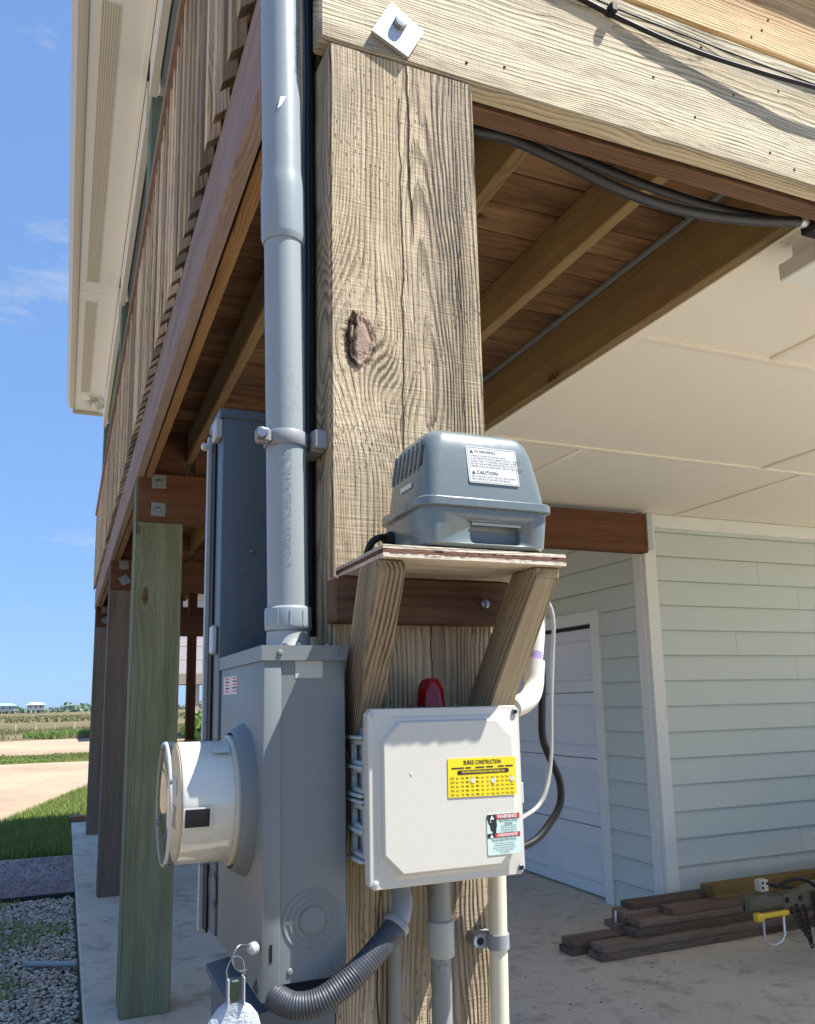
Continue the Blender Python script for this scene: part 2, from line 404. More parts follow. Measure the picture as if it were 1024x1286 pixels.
M_ENCB = paint('enclosure_body_plastic', C('#b9c3c4'), .42, dirt=.08, dirtcol=(.3, .28, .24), scale=11, var=.04)
M_BLACK = flat('black_rubber', (.008, .008, .009), .55, spec=.3)
M_NAVY = flat('dark_blue_cable_jacket', (.006, .007, .012), .4)
M_FLEX = paint('flexible_conduit_jacket', C('#363a41'), .5, dirt=.3, dirtcol=(.14, .12, .10), scale=14, var=.08)
M_ROOFC = flat('dark_conduit', (.022, .023, .026), .5)
M_GALV = paint('galvanised_steel', C('#bfc3c6'), .42, metal=.55, dirt=.22, dirtcol=(.25, .24, .22), scale=40, var=.12)
M_GALV_SHADE = paint('galvanised_shade_tone', C('#7f8684'), .55, metal=.3, dirt=.4, dirtcol=(.16, .15, .13), scale=40, var=.15)  # darker, dirtier copy of the galvanised steel for plates in shade
M_STEEL = paint('zinc_screw', C('#8a8d90'), .35, metal=.85, dirt=.3, scale=200)
M_CLAMPG = paint('clamp_grey_plastic', C('#8b8e90'), .5, dirt=.25, scale=40)
M_CONC_DARK = None

def siding():
    n = NT('siding_lap_shadow_paint'); c = n.coord(); x, y, z = n.sep(c)
    a = n.noise(c, 1.6, 5, .6); g = n.noise(n.vec(n.math('MULTIPLY', x, 2), n.math('MULTIPLY', y, 2), n.math('MULTIPLY', z, 70)), 1, 3)
    col = n.mix(1.0, C('#c6cfc8'), n.gray(n.math('ADD', .93, n.math('MULTIPLY', a, .14))), 'MULTIPLY')
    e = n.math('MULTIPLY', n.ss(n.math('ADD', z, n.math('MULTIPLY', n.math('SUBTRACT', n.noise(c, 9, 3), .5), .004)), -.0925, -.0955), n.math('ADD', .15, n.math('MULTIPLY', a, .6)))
    col = n.mix(e, col, C('#5d5a50'))  # stripe along each board's lower edge paints in the lap's shadow line
    n.bump(g, .15, .002)
    return n.set(Base_Color=col, Roughness=.6, Specular_IOR_Level=.3)
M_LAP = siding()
def concrete():
    n = NT('concrete'); c = n.coord()
    x, y, z = n.sep(c)
    a = n.noise(c, .9, 6, .6); b = n.noise(c, 7, 6, .65); f = n.noise(c, 160, 3, .6)
    col = n.mix(a, C('#b5ab9b'), C('#e0d6c5'))
    col = n.mix(n.math('MULTIPLY', n.ss(b, .48, .70), .5), col, C('#7d7263'))
    sp = n.voro(n.vec(n.math('MULTIPLY', x, 13), n.math('MULTIPLY', y, 9), 0), 1)
    dirt = n.math('MULTIPLY', n.ss(sp, .20, .06), n.ss(n.noise(c, 1.7, 4), .50, .66))
    col = n.mix(n.math('MULTIPLY', dirt, .65), col, C('#4d3a29'))
    leaf = n.math('MULTIPLY', n.ss(n.noise(c, 30, 4, .7), .63, .70), n.ss(n.noise(c, 1.3, 3), .48, .62))
    col = n.mix(n.math('MULTIPLY', leaf, .6), col, C('#5a4330'))
    col = n.mix(1.0, col, n.gray(n.math('ADD', .85, n.math('MULTIPLY', f, .3))), 'MULTIPLY')
    n.bump(n.math('ADD', f, n.math('MULTIPLY', b, .5)), .3, .002)
    return n.set(Base_Color=col, Roughness=.85, Specular_IOR_Level=.25)
M_CONC = concrete()

def soil(name, stops, scale=1.0, fine=40, bump=.6):
    n = NT(name); c = n.coord()
    a = n.noise(c, .35*scale, 7, .65); b = n.noise(c, fine, 5, .7)
    t = n.math('ADD', n.math('MULTIPLY', a, .7), n.math('MULTIPLY', b, .3))
    rp = n.t.nodes.new('ShaderNodeValToRGB'); n.put(rp.inputs[0], t)
    e = rp.color_ramp.elements; e[0].position = .35; e[0].color = stops[0]+(1,); e[1].position = .68; e[1].color = stops[-1]+(1,)
    if len(stops) > 2:
        k = e.new(.5); k.color = stops[1]+(1,)
    n.bump(b, bump, .01)
    return n.set(Base_Color=rp.outputs[0], Roughness=.95, Specular_IOR_Level=.1)
M_GROUND = soil('field_soil', [C('#55513a'), C('#6b624a'), C('#7b7058')], .1, 6)
M_LAWN = soil('lawn_soil', [C('#3d5320'), C('#4f6a2b'), C('#67803c')], 1, 30)
M_DIRT = soil('dirt_road_soil', [C('#8b7865'), C('#a08d77'), C('#b19f88')], .5, 14)
M_PATH = soil('aggregate_path', [C('#8b7d7d'), C('#a89b99'), C('#bfb3ae')], 2, 70, 1.0)
M_BED = soil('gravel_bed_soil', [C('#5d5446'), C('#766b5b')], 2, 60)

def leafmat(name, a, b, sc=3.0, trans=.25):
    n = NT(name)
    g = n.t.nodes.new('ShaderNodeNewGeometry')
    r = g.outputs['Random Per Island']
    f = n.math('ADD', n.math('MULTIPLY', n.noise(n.coord(), sc, 3), .5), n.math('MULTIPLY', r, .5))
    col = n.mix(f, a, b)
    m_ = n.set(Base_Color=col, Roughness=.6, Specular_IOR_Level=.2)
    tr = n.t.nodes.new('ShaderNodeBsdfTranslucent'); n.put(tr.inputs[0], col)
    mx = n.t.nodes.new('ShaderNodeMixShader'); mx.inputs[0].default_value = trans
    n.t.links.new(n.b.outputs[0], mx.inputs[1]); n.t.links.new(tr.outputs[0], mx.inputs[2]); n.t.links.new(mx.outputs[0], n.out.inputs[0])
    return m_
M_GRASS = leafmat('grass_blade', C('#52702c'), C('#a9b067'), .9)
M_VERGE = leafmat('verge_blade', C('#5d6a38'), C('#98975f'), .8)
M_TALLG = leafmat('tall_grass_blade', C('#5f6440'), C('#98906a'), .6)
M_BUSH = leafmat('hazy_bush_leaf', C('#5f7468'), C('#8b9c88'), .5)  # leaf greens greyed and blued to carry the distance haze
M_SHRUB = leafmat('shrub_leaf', C('#4f6b34'), C('#86a158'))
def stonemat():
    n = NT('gravel_stone'); g = n.t.nodes.new('ShaderNodeNewGeometry'); r = g.outputs['Random Per Island']
    rp = n.t.nodes.new('ShaderNodeValToRGB'); n.put(rp.inputs[0], r); e = rp.color_ramp.elements
    e[0].color = C('#a3988a')+(1,); e[1].color = C('#e2dacd')+(1,)
    k = e.new(.5); k.color = C('#c4b9a8')+(1,)
    col = n.mix(n.noise(n.coord(), 60, 3), rp.outputs[0], n.mix(.3, rp.outputs[0], (.2, .16, .11)))
    return n.set(Base_Color=col, Roughness=.8)
M_STONE = stonemat()

# ================================================================== SETTING
GZ = -0.08
def sheet(name, poly, z, mat, label=None, fine=None):
    bm = bmesh.new(); vs_ = [bm.verts.new((a, b, z)) for a, b in poly]; bm.faces.new(vs_)
    bmesh.ops.triangulate(bm, faces=bm.faces[:])
    o = from_bm(name, bm, mat)
    for p in o.data.polygons:
        if p.normal.z < 0: o.data.flip_normals(); break
    return tag(o, label, kind='structure')

def wobble(pts, amp, step):
    out = []
    for (a, b) in zip(pts, pts[1:]+pts[:1]):
        d = math.dist(a, b); k = max(1, min(60, int(d/step)))
        for i in range(k):
            t = i/k; s = amp if i else 0
            out.append((a[0]+(b[0]-a[0])*t+random.uniform(-s, s), a[1]+(b[1]-a[1])*t+random.uniform(-s, s)))
    return out

sheet('ground', [(-2500, -400), (2500, -400), (2500, 3500), (-2500, 3500)], GZ-.02, M_GROUND, 'flat olive brown coastal field stretching to the horizon')
sheet('lawn', wobble([(-2.6, 9.9), (.16, 9.9), (.16, 12.05), (14, 12.05), (14, 27), (3.0, 27), (.5, 17.8), (-.62, 13.4), (-1.9, 9.0)], .05, .3), GZ-.012, M_LAWN, 'green lawn strip at the end of the slab')
sheet('dirt_driveway', wobble([(-45, -3), (-2.0, -3), (-1.4, 4), (-1.7, 9.3), (-.6, 13.5), (.55, 17.8), (3.0, 26.4), (60, 27.5), (60, 30), (-45, 27.5)], .12, .6), GZ-.016, M_DIRT, 'pale sandy dirt driveway beyond the lawn')
sheet('grass_verge', wobble([(-60, 26.6), (60, 26.6), (60, 31), (-60, 31)], .2, .8), GZ-.008, M_LAWN, 'narrow green verge between driveway and dirt road')
sheet('dirt_road', wobble([(-90, 31), (90, 31), (90, 45), (-90, 45)], .25, 1.2), GZ-.004, M_DIRT, 'pale dirt road running across behind the verge')
sheet('gravel_bed', [(-1.3, 1.0), (.16, 1.0), (.16, 7.75), (-1.3, 7.75)], GZ-.006, M_BED, 'bed of pale gravel along the slab edge')
sheet('garden_path', [(-3.5, 7.86), (.158, 7.78), (.158, 9.85), (-3.5, 10.0)], GZ+.012, M_PATH, 'purplish aggregate path meeting the slab edge')
# plastic edging strip between path and gravel
obox('path_edging', (-3.5, 7.85, GZ+.015), (.155, 7.765, GZ+.015), .02, .06, (0, 0, 1), flat('black_plastic_edging', (.02, .02, .022), .6))
tag(bpy.data.objects['path_edging'], 'thin black plastic edging between path and gravel bed', 'edging')

# concrete slab in cast panels
sheet('added_dark_ground', [(-2.0, -22), (2.0, -22), (2.0, .5), (-2.0, .5)], GZ+.02, M_BED, 'unseen dark earth sheet added in front of the house to cut fill light')  # out-of-view dark ground, added to cut bounced fill on the post
dr_ = sheet('added_bounce_slab', [(2.1, -14), (9.5, -14), (9.5, .54), (2.1, .54)], GZ+.05, M_CONC, 'unseen concrete sheet added to bounce light onto the carport ceiling')  # out-of-view bright slab, added to bounce sunlight up to the ceiling
slab = empty('concrete_slab', (0, 0, 0), 'stained grey concrete slab under the raised house', kind='structure')
ycut = [.55, 4.86, 7.38, 12.0]; xcut = [.16, 4.2, 10.0]
for a, b in zip(ycut, ycut[1:]):
    for c, d in zip(xcut, xcut[1:]):
        box('slab_panel', (c+.003, d-.003), (a+.003, b-.003), (-.16, 0), M_CONC, slab, bevel=.006)
box('slab_base', (.17, 9.99), (.56, 11.99), (-.2, -.03), M_CONC, slab, bevel=0)
box('edging_brick', (.13, .34), (12.03, 12.17), (GZ-.02, .07), paint('brick_clay', C('#8a6a55'), .85, dirt=.2, scale=20), None, bevel=.006)
tag(bpy.data.objects['edging_brick'], 'brown edging brick at the far end of the slab', 'brick')

# gravel stones
def stones(n, reg, s0, s1, zbase):
    ico = [(0, 0, 1), (.89, 0, .45), (.28, .85, .45), (-.72, .53, .45), (-.72, -.53, .45), (.28, -.85, .45), (.72, .53, -.45), (-.28, .85, -.45), (-.89, 0, -.45), (-.28, -.85, -.45), (.72, -.53, -.45), (0, 0, -1)]
    fc = [(0, 1, 2), (0, 2, 3), (0, 3, 4), (0, 4, 5), (0, 5, 1), (1, 6, 2), (2, 7, 3), (3, 8, 4), (4, 9, 5), (5, 10, 1), (6, 7, 2), (7, 8, 3), (8, 9, 4), (9, 10, 5), (10, 6, 1), (11, 7, 6), (11, 8, 7), (11, 9, 8), (11, 10, 9), (11, 6, 10)]
    V, F_ = [], []
    base = np.array(ico)
    for i in range(n):
        x = reg[0]+(reg[1]-reg[0])*rng.random(); y = reg[2]+(reg[3]-reg[2])*rng.random()
        s = s0+(s1-s0)*rng.random()**1.6; a = rng.random()*6.28
        sc = np.array([s*rng.uniform(.8, 1.35), s*rng.uniform(.65, 1.05), s*rng.uniform(.45, .75)])
        p = base*sc*(1+rng.uniform(-.13, .13, (12, 1)))
        ca, sa = math.cos(a), math.sin(a)
        q = np.stack([p[:, 0]*ca-p[:, 1]*sa+x, p[:, 0]*sa+p[:, 1]*ca+y, p[:, 2]+zbase+rng.random()*.022], 1)
        k = len(V); V.extend(map(tuple, q)); F_.extend([(a_+k, b_+k, c_+k) for a_, b_, c_ in fc])
    return V, F_
V, F_ = stones(13000, (-.75, .14, 3.4, 7.72), .007, .017, GZ)
scatter('gravel', V, F_, M_STONE, label='pale river gravel beside the slab', cat=None, smooth=False)
V, F_ = stones(2600, (-1.2, .15, 7.85, 9.8), .006, .013, GZ+.006)
o = scatter('path_gravel', V, F_, paint('path_pebble', C('#9a8c8e'), .8, dirt=.3, scale=8), label='small purplish pebbles in the path surface')

def blades(n, inside, reg, h0, h1, wd, zb, lean=.5, dens=None):
    V, F_ = [], []; k = 0
    while k < n:
        x = rng.uniform(reg[0], reg[1]); y = rng.uniform(reg[2], reg[3])
        if not inside(x, y): 
            k += .02; continue
        h = rng.uniform(h0, h1); a = rng.random()*6.28; l = lean*h*rng.random(); b = rng.random()*6.28
        dx, dy = math.cos(a)*wd*.5, math.sin(a)*wd*.5; lx, ly = math.cos(b)*l, math.sin(b)*l
        i = len(V)
        V += [(x-dx, y-dy, zb), (x+dx, y+dy, zb), (x+dx*.7+lx*.4, y+dy*.7+ly*.4, zb+h*.6), (x-dx*.7+lx*.4, y-dy*.7+ly*.4, zb+h*.6), (x+lx, y+ly, zb+h)]
        F_ += [(i, i+1, i+2, i+3), (i+3, i+2, i+4)]; k += 1
    return V, F_
lawn_in = lambda x, y: (x < .15 or y > 12.2) and (x > (-1.9 if y < 9.9 else -.62+(y-13.4)*.255)) and y > 9.95
V, F_ = blades(42000, lawn_in, (-1.6, 1.6, 9.95, 18.2), .05, .13, .010, GZ-.012)
scatter('lawn_grass', V, F_, M_GRASS, label='bright green grass at the far end of the slab')
V, F_ = blades(5500, lambda x, y: (x+.2+.5*math.sin(y*1.7)*.4 < -.1+.25*math.sin(y*5)) , (-1.3, .1, 3.6, 7.7), .03, .08, .008, GZ)
scatter('edge_grass', V, F_, M_GRASS, label='thin grass growing through the gravel bed')
V, F_ = blades(14000, lambda x, y: math.sin(x*1.3)+math.sin(y*2+x) > -1.3, (-7, 7, 26.6, 31), .03, .09, .025, GZ)
scatter('verge_grass', V, F_, M_VERGE, label='short green grass on the verge')
def clumpy(x, y): return math.sin(x*.9)+math.sin(y*.35+x*.3)+rng.uniform(-1, 1) > -.4
V, F_ = blades(16000, clumpy, (-14, 10, 45.5, 66), .08, .32, .04, GZ, .9)
scatter('tall_grass', V, F_, M_TALLG, label='tall wild grass along the far side of the dirt road')
V, F_ = blades(2600, lambda x, y: math.hypot((x-.4)/2.4, (y-49)/3) < .6+.4*math.sin(x*2.1+y), (-4, 3, 46, 54), .15, .42, .05, GZ, 1.1)
scatter('green_weeds', V, F_, M_SHRUB, label='dark green weeds by the dirt road')
V, F_ = blades(9000, lambda x, y: True, (-45, 40, 100, 170), .12, .3, .35, GZ, .7)
scatter('field_grass', V, F_, M_TALLG, label='low olive grass across the far field')

# far scrub that reads as one mass
V, F_ = [], []
for i in range(7000):
    x = rng.uniform(-120, 110); y = rng.uniform(300, 345)
    hmax = 1.7+.9*math.sin(x*.13)+.6*math.sin(x*.41+1)+.5*math.sin(x*1.1)
    z = GZ+rng.random()**.7*max(.8, hmax); s = rng.uniform(.35, .9)
    a = rng.normal(size=3); a /= np.linalg.norm(a); b = np.cross(a, rng.normal(size=3)); b /= np.linalg.norm(b); c = np.cross(a, b)
    k = len(V); p = np.array([x, y, z])
    for u_, v_ in ((-1, -.6), (1, -.7), (.8, .8), (-.7, .6)): V.append(tuple(p+b*s*u_+c*s*v_))
    F_.append((k, k+1, k+2, k+3))
scatter('far_scrub', V, F_, M_BUSH, label='distant line of scrub and low trees on the horizon')

# leaning fence posts beyond the road
for i, (x, hgt, ln) in enumerate(((-3.95, .30, .02), (-2.78, .40, -.03), (-1.62, .46, .03), (-.48, .42, -.02), (.71, .48, .02), (1.9, .42, -.03))):
    o = obox('fence_post', (x, 59, GZ-.05), (x+ln, 59.1, hgt+.05), .09, .09, (0, 1, 0), wood('fence_post_wood', C('#b5aa94'), C('#7d715e'), 'x', rings=120), None, bevel=.012)
    tag(o, ['short weathered fence post nearest the left picture edge beyond the road', 'second weathered fence post from the left beyond the road', 'third weathered fence post from the left beyond the road',
            'fourth weathered fence post from the left beyond the road', 'fence post beyond the road seen closest to the dark end post', 'weathered fence post beyond the road hidden behind the house posts'][i], 'fence post', 'fence posts beyond the dirt road')

# two far stilt houses, distance haze mixed into wall and roof colours
def far_house(name, x, y, w_, d_, wallc, roofc, label, zf):
    h = empty(name, (x, y, GZ), label, 'house', 'far stilt houses on the horizon')
    for a in (-.42, -.14, .14, .42):
        for b in (-.4, .4): box('stilt', (x+a*w_-.12, x+a*w_+.12), (y+b*d_-.12, y+b*d_+.12), (GZ, zf), flat('far_stilt', (.12, .10, .08), .9), h, bevel=0)
    box('wall', (x-w_/2, x+w_/2), (y-d_/2, y+d_/2), (zf, zf+1.5), wallc, h, bevel=0)
    e = .45; rz = zf+1.5
    loft('roof', [[(x-w_/2-e, y-d_/2-e, rz+.01), (x+w_/2+e, y-d_/2-e, rz+.01), (x+w_/2+e, y+d_/2+e, rz+.01), (x-w_/2-e, y+d_/2+e, rz+.01)],
                  [(x-w_/2+1, y-.2, rz+.8), (x+w_/2-1, y-.2, rz+.8), (x+w_/2-1, y+.2, rz+.8), (x-w_/2+1, y+.2, rz+.8)]], roofc, h, (x, y, rz))
    for a in (-.3, 0, .3):
        f = box('window', (x+a*w_-.35, x+a*w_+.35), (y-d_/2-.05, y-d_/2+.02), (zf+.45, zf+1.15), flat('far_window_frame', (.7, .7, .7)), h, bevel=0)
        box('pane', (x+a*w_-.28, x+a*w_+.28), (y-d_/2-.08, y-d_/2-.055), (zf+.52, zf+1.08), flat('far_pane', (.05, .07, .09), .2), f, bevel=0)
    box('porch_deck', (x-w_/2, x+w_/2), (y-d_/2-1.6, y-d_/2-.1), (zf-.15, zf), flat('far_deck', (.35, .33, .3), .9), h, bevel=0)
far_house('stilt_house', -17.6, 292, 6.5, 6, flat('hazy_blue_wall', (.30, .38, .42), .8), flat('hazy_teal_roof', (.30, .52, .56), .5), 'far house with teal roof on the horizon at the left edge', .85)
far_house('stilt_house', -8.2, 290, 5.0, 6, flat('hazy_white_wall', (.45, .48, .50), .8), flat('hazy_pale_roof', (.45, .52, .56), .6), 'far white house on stilts right of the teal-roofed one', 1.0)

# neighbouring raised house seen through the gap between posts
h2 = empty('neighbour_house', (9.6, 40.8, GZ), 'pinkish grey raised house beyond, seen through the gap under the deck', 'house')
M_NW = paint('neighbour_siding', C('#b8b0b3'), .7, dirt=.05, scale=1)
for i in range(12): box('siding_board', (4.2, 15.2), (40.0+.006*(i % 2), 41.6), (2.97+i*.32, 3.282+i*.32), M_NW, h2, bevel=.008)
box('floor_beam', (4.0, 15.4), (39.8, 41.8), (2.46, 2.96), paint('neighbour_beam', C('#8c8478'), .8), h2, bevel=.01)
for x in (4.72, 5.8, 9.8, 14.2): box('stilt', (x-.16, x+.16), (40.1, 40.42), (GZ, 2.46), paint('neighbour_post', C('#a39c92'), .8), h2, bevel=.01)
f = box('window', (6.17, 7.2), (39.93, 39.99), (3.2, 6.0), M_TRIM, h2, bevel=.008)
box('pane', (6.28, 7.09), (39.915, 39.929), (3.3, 5.9), flat('neighbour_pane', (.35, .42, .45), .1), f, bevel=0)
loft('roof', [[(3.9, 39.4, 6.83), (15.6, 39.4, 6.83), (15.6, 48, 6.83), (3.9, 48, 6.83)], [(6.4, 43.2, 8.6), (13.6, 43.2, 8.6), (13.6, 43.8, 8.6), (6.4, 43.8, 8.6)]], paint('neighbour_roof', C('#7d7a76'), .8), h2, (9.6, 43, 6.85))

def leaf_cloud(n, c, rad, s, lean=0):
    V, F_ = [], []
    for i in range(n):
        d = rng.normal(size=3); d /= np.linalg.norm(d); p = np.array(c)+d*np.array(rad)*rng.random()**.4
        a = rng.normal(size=3); a /= np.linalg.norm(a); b = np.cross(a, d+.01); b /= np.linalg.norm(b)
        k = len(V); q = s*rng.uniform(.6, 1.3)
        V += [tuple(p), tuple(p+a*q*.5+b*q*.3), tuple(p+a*q), tuple(p+a*q*.5-b*q*.3)]; F_.append((k, k+1, k+2, k+3))
    return V, F_
pl = empty('garden_shrub', (3.05, 20, GZ), 'small bright green shrub seen through the gap beside the grey panel', 'shrub')
V, F_ = leaf_cloud(520, (3.05, 20, .75), (.42, .4, .62), .2)
o = scatter('foliage', V, F_, M_SHRUB, kind='stuff'); o.parent = pl; o.matrix_parent_inverse = pl.matrix_world.inverted()
for a in (-.1, 0, .12): tube('stem', [(3.05+a*.3, 20, GZ), (3.05+a, 20.02, .9)], .02, W_BRPOST, pl, seg=6)

# a stub of grey conduit lying on the gravel
o = tube('loose_pipe', [(-.15, 5.79, GZ+.045), (.145, 5.64, GZ+.045)], .017, M_PVCG, None, seg=14)
tag(o, 'short grey pipe lying across the gravel beside the slab', 'pipe')

# ================================================================== RAISED HOUSE
PX0, PX1, PY0, PY1 = .32, .56, 1.02, 1.26
BZ0, BZ1 = 2.475, 2.742            # main beams
DZ = 3.0                           # underside of deck boards
CZ = 2.79                          # carport ceiling
house = empty('raised_house', (.44, 1.14, 0), 'raised wooden beach house on square posts with deck, carport and pale siding', 'house')

# corner post, notched for the doubled beam
bm = bmesh.new()
prof = [(PY0, 0), (PY1, 0), (PY1, 2.98), (1.118, 2.98), (1.118, BZ0-.001), (PY0, BZ0-.001)]
pts = [(y-1.14, z-1.25) for y, z in prof]
ra = [bm.verts.new((PX0-.44, a, b)) for a, b in pts]; rb = [bm.verts.new((PX1-.44, a, b)) for a, b in pts]
bm.faces.new(ra); bm.faces.new(rb[::-1])
for k in range(6): bm.faces.new((ra[k], rb[k], rb[(k+1) % 6], ra[(k+1) % 6]))
bmesh.ops.bevel(bm, geom=[e for e in bm.edges], offset=.0035, segments=2, affect='EDGES')
mp = from_bm('corner_post', bm, W_POST, house, (.44, 1.14, 1.25))
mp['label'] = 'weathered tan corner post with a dark knot and long cracks'

kn = empty('knot', (.361, 1.02, 2.002)); 
bpy.data.objects.remove(kn)
n = NT('knot_bark'); c_ = n.coord(); kx, ky, kz = n.sep(c_)
f1 = n.noise(c_, 110, 6, .72); core = n.ss(n.math('ADD', kx, n.math('MULTIPLY', n.math('SUBTRACT', n.noise(c_, 60, 4), .5), .016)), -.009, -.001)
kcol = n.mix(core, n.mix(f1, (.012, .007, .005), (.10, .06, .042)), n.mix(f1, (.34, .23, .17), (.52, .39, .30)))
n.bump(f1, 1.0, .006); M_KNOT = n.set(Base_Color=kcol, Roughness=.9, Specular_IOR_Level=.15)
bm = bmesh.new(); R_ = []
prof_k = ((0, .0028), (.25, .0032), (.5, .0030), (.72, .0012), (.86, .0030), (1.0, -.001))
for fr_, hh in prof_k:
    ring_ = []
    for q in range(40):
        a_q = 2*math.pi*q/40; wob = 1+.08*math.sin(3*a_q+1)+.06*math.sin(7*a_q)+random.uniform(-.05, .05)
        rx_, rz_ = .0205*wob, .038*wob*(1.25 if math.sin(a_q) > .5 else 1)
        ring_.append(bm.verts.new((math.cos(a_q)*rx_*max(fr_, .02), -hh-random.uniform(0, .0014)*(fr_ > .6 and math.cos(a_q) < .3), math.sin(a_q)*rz_*max(fr_, .02))))
    R_.append(ring_)
for a_, b_ in zip(R_, R_[1:]):
    for q in range(40): bm.faces.new((a_[q], a_[(q+1) % 40], b_[(q+1) % 40], b_[q]))
bm.faces.new(R_[0])
ko_ = from_bm('knot', bm, M_KNOT, mp, (.363, 1.0205, 2.002))
for (kx0, kz0, kw, kh) in ((.348, 2.010, .004, .026), (.357, 2.034, .0035, .018)):
    obox('bark_flake', (kx0, 1.0175, kz0-kh/2), (kx0+.003, 1.016, kz0+kh/2), kw, .004, (0, -1, 0), M_KNOT, mp, bevel=.0012)
# doubled front beam + front rim board + deck edge
b1 = box('front_beam', (.305, 6.5), (1.018, 1.058), (BZ0, BZ1), W_BEAM, house, bevel=.004)
b1['label'] = 'sunlit weathered front beam crossing the top right'
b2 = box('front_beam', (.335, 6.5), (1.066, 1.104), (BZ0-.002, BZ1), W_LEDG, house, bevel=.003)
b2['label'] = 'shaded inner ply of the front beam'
box('rim_board', (.308, 6.5), (1.024, 1.062), (BZ1+.012, DZ-.004), W_PEACH, house, bevel=.004)
# galvanised square washer with bolt head on the beam
pt = extrude_poly('washer_plate', [(.418, 2.566), (.472, 2.531), (.444, 2.478), (.385, 2.505)][::1], ((0, 1.017, 0), (1, 0, 0), (0, 0, 1), (0, -1, 0)), .007, M_GALV, house)
pt['label'] = 'tilted galvanised square washer plate'
lathe('bolt', [(.0105, 0), (.0105, .005), (.009, .0072), (.004, .0076)], (.431, 1.0098, 2.531), (0, -1, 0), M_STEEL, pt, seg=20)
# nails on the beam
nl = None
for (x, z) in ((.55, 2.508), (.62, 2.522), (.93, 2.60), (1.02, 2.545), (1.12, 2.62), (1.24, 2.665), (1.05, 2.70), (1.2, 2.52), (.80, 2.70), (1.26, 2.50), (1.22, 2.80), (1.24, 2.83), (1.19, 2.775), (1.14, 2.86)):
    y = 1.018 if z < 2.745 else 1.024
    o = lathe('nail', [(.0024, -.002), (.0026, .0008), (.001, .0016)], (x, y, z), (0, -1, 0), flat('rusty_nail', (.03, .02, .015), .7), house, seg=8)

# crossbeams on the post rows
ROWS = [(4.466, W_GREEN, 'pale green treated deck post standing on the slab'), (7.25, W_BRPOST, 'brown deck post second beyond the green one'), (10.75, W_BRPOST, 'grey brown deck post at the far end')]
def plate(x, y, z, s, rot, nm='washer_plate'):
    c, sn = math.cos(rot)*s/2, math.sin(rot)*s/2
    o = extrude_poly(nm, [(x+c-sn, z+sn+c), (x-c-sn, z-sn+c), (x-c+sn, z-sn-c), (x+c+sn, z+sn-c)], ((0, y, 0), (1, 0, 0), (0, 0, 1), (0, -1, 0)), .006, M_GALV_SHADE, house)
    lathe('bolt', [(.011, 0), (.011, .010), (.004, .012)], (x, y-.006, z), (0, -1, 0), M_STEEL, o, seg=12)
for i, (y0, m_, lab) in enumerate(ROWS):
    bm = bmesh.new()
    prof = [(y0, 0), (y0+.24, 0), (y0+.24, 2.74), (y0+.085, 2.74), (y0+.085, BZ0-.001), (y0, BZ0-.001)]
    x0, x1 = .314, .556
    pts = [(y-y0-.12, z-1.25) for y, z in prof]
    ra = [bm.verts.new((x0-.435, a, b)) for a, b in pts]; rb = [bm.verts.new((x1-.435, a, b)) for a, b in pts]
    bm.faces.new(ra); bm.faces.new(rb[::-1])
    for k in range(6): bm.faces.new((ra[k], rb[k], rb[(k+1) % 6], ra[(k+1) % 6]))
    bmesh.ops.bevel(bm, geom=bm.edges[:], offset=.005, segments=2, affect='EDGES')
    o = from_bm('deck_post', bm, m_, house, (.435, y0+.12, 1.25)); o['label'] = lab
    box('cross_beam', (.318, 3.70), (y0, y0+.040), (BZ0+.001, BZ1+.006), W_XB, house, bevel=.004)
    box('cross_beam', (.32, 3.70), (y0+.046, y0+.084), (BZ0+.002, BZ1+.004), W_XB, house, bevel=.004)
    if i == 0: plate(.423, y0, 2.700, .075, .03); plate(.423, y0, 2.545, .075, -.02)
    else: plate(.42, y0-.001, 2.69, .075, .1); plate(.43, y0-.001, 2.56, .075, .55)
    # far row of posts carrying the other end
    if i: box('deck_post', (3.2, 3.44), (y0, y0+.24), (0, BZ0-.001), W_BRPOST, house, bevel=.005)
box('joist_hanger', (3.69, 3.735), (4.45, 4.55), (2.5, 2.76), M_GALV, house, bevel=.002)
# long low braces between far rows, in shadow
box('stair_post', (1.205, 1.297), (9.0, 9.09), (0, 2.73), wood('dark_stair_wood', C('#5a3c28'), C('#33200f'), 'z', rings=130), house, bevel=.004)
box('knee_beam', (.6, 3.4), (8.98, 9.02), (2.23, 2.46), W_XB, house, bevel=.004)

# rim joist pair along the deck edge, joists, ledger
RIMLEN = (1.07, 11.0)
ro = box('rim_joist', (.305, .345), RIMLEN, (2.722, 2.952), W_RIM, house, bevel=.004); ro['label'] = 'purplish weathered outer rim joist'
box('rim_joist', (.352, .39), RIMLEN, (2.724, 2.95), W_RIMB, house, bevel=.004)
for x in (.575, .975, 1.378):
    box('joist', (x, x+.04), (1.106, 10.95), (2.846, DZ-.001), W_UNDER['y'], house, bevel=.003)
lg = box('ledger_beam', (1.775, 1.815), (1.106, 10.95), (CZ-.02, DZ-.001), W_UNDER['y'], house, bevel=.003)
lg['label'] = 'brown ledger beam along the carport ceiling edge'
box('flashing', (1.757, 1.772), (1.106, 10.95), (DZ-.018, DZ-.003), paint('grey_flashing', C('#8f9a9c'), .5, metal=.3), house, bevel=.001)
for y0 in (4.47, 7.26, 10.76):
    for xa, xb in ((.395, .572), (.62, .97), (1.02, 1.373)):
        box('blocking', (xa, xb), (y0+.05, y0+.085), (2.755, DZ-.004), W_XB, house, bevel=.002)
deck = empty('deck', (.3, 1.0, DZ)); deck.parent = house; deck.matrix_parent_inverse = house.matrix_world.inverted()
y = .981; proto = None
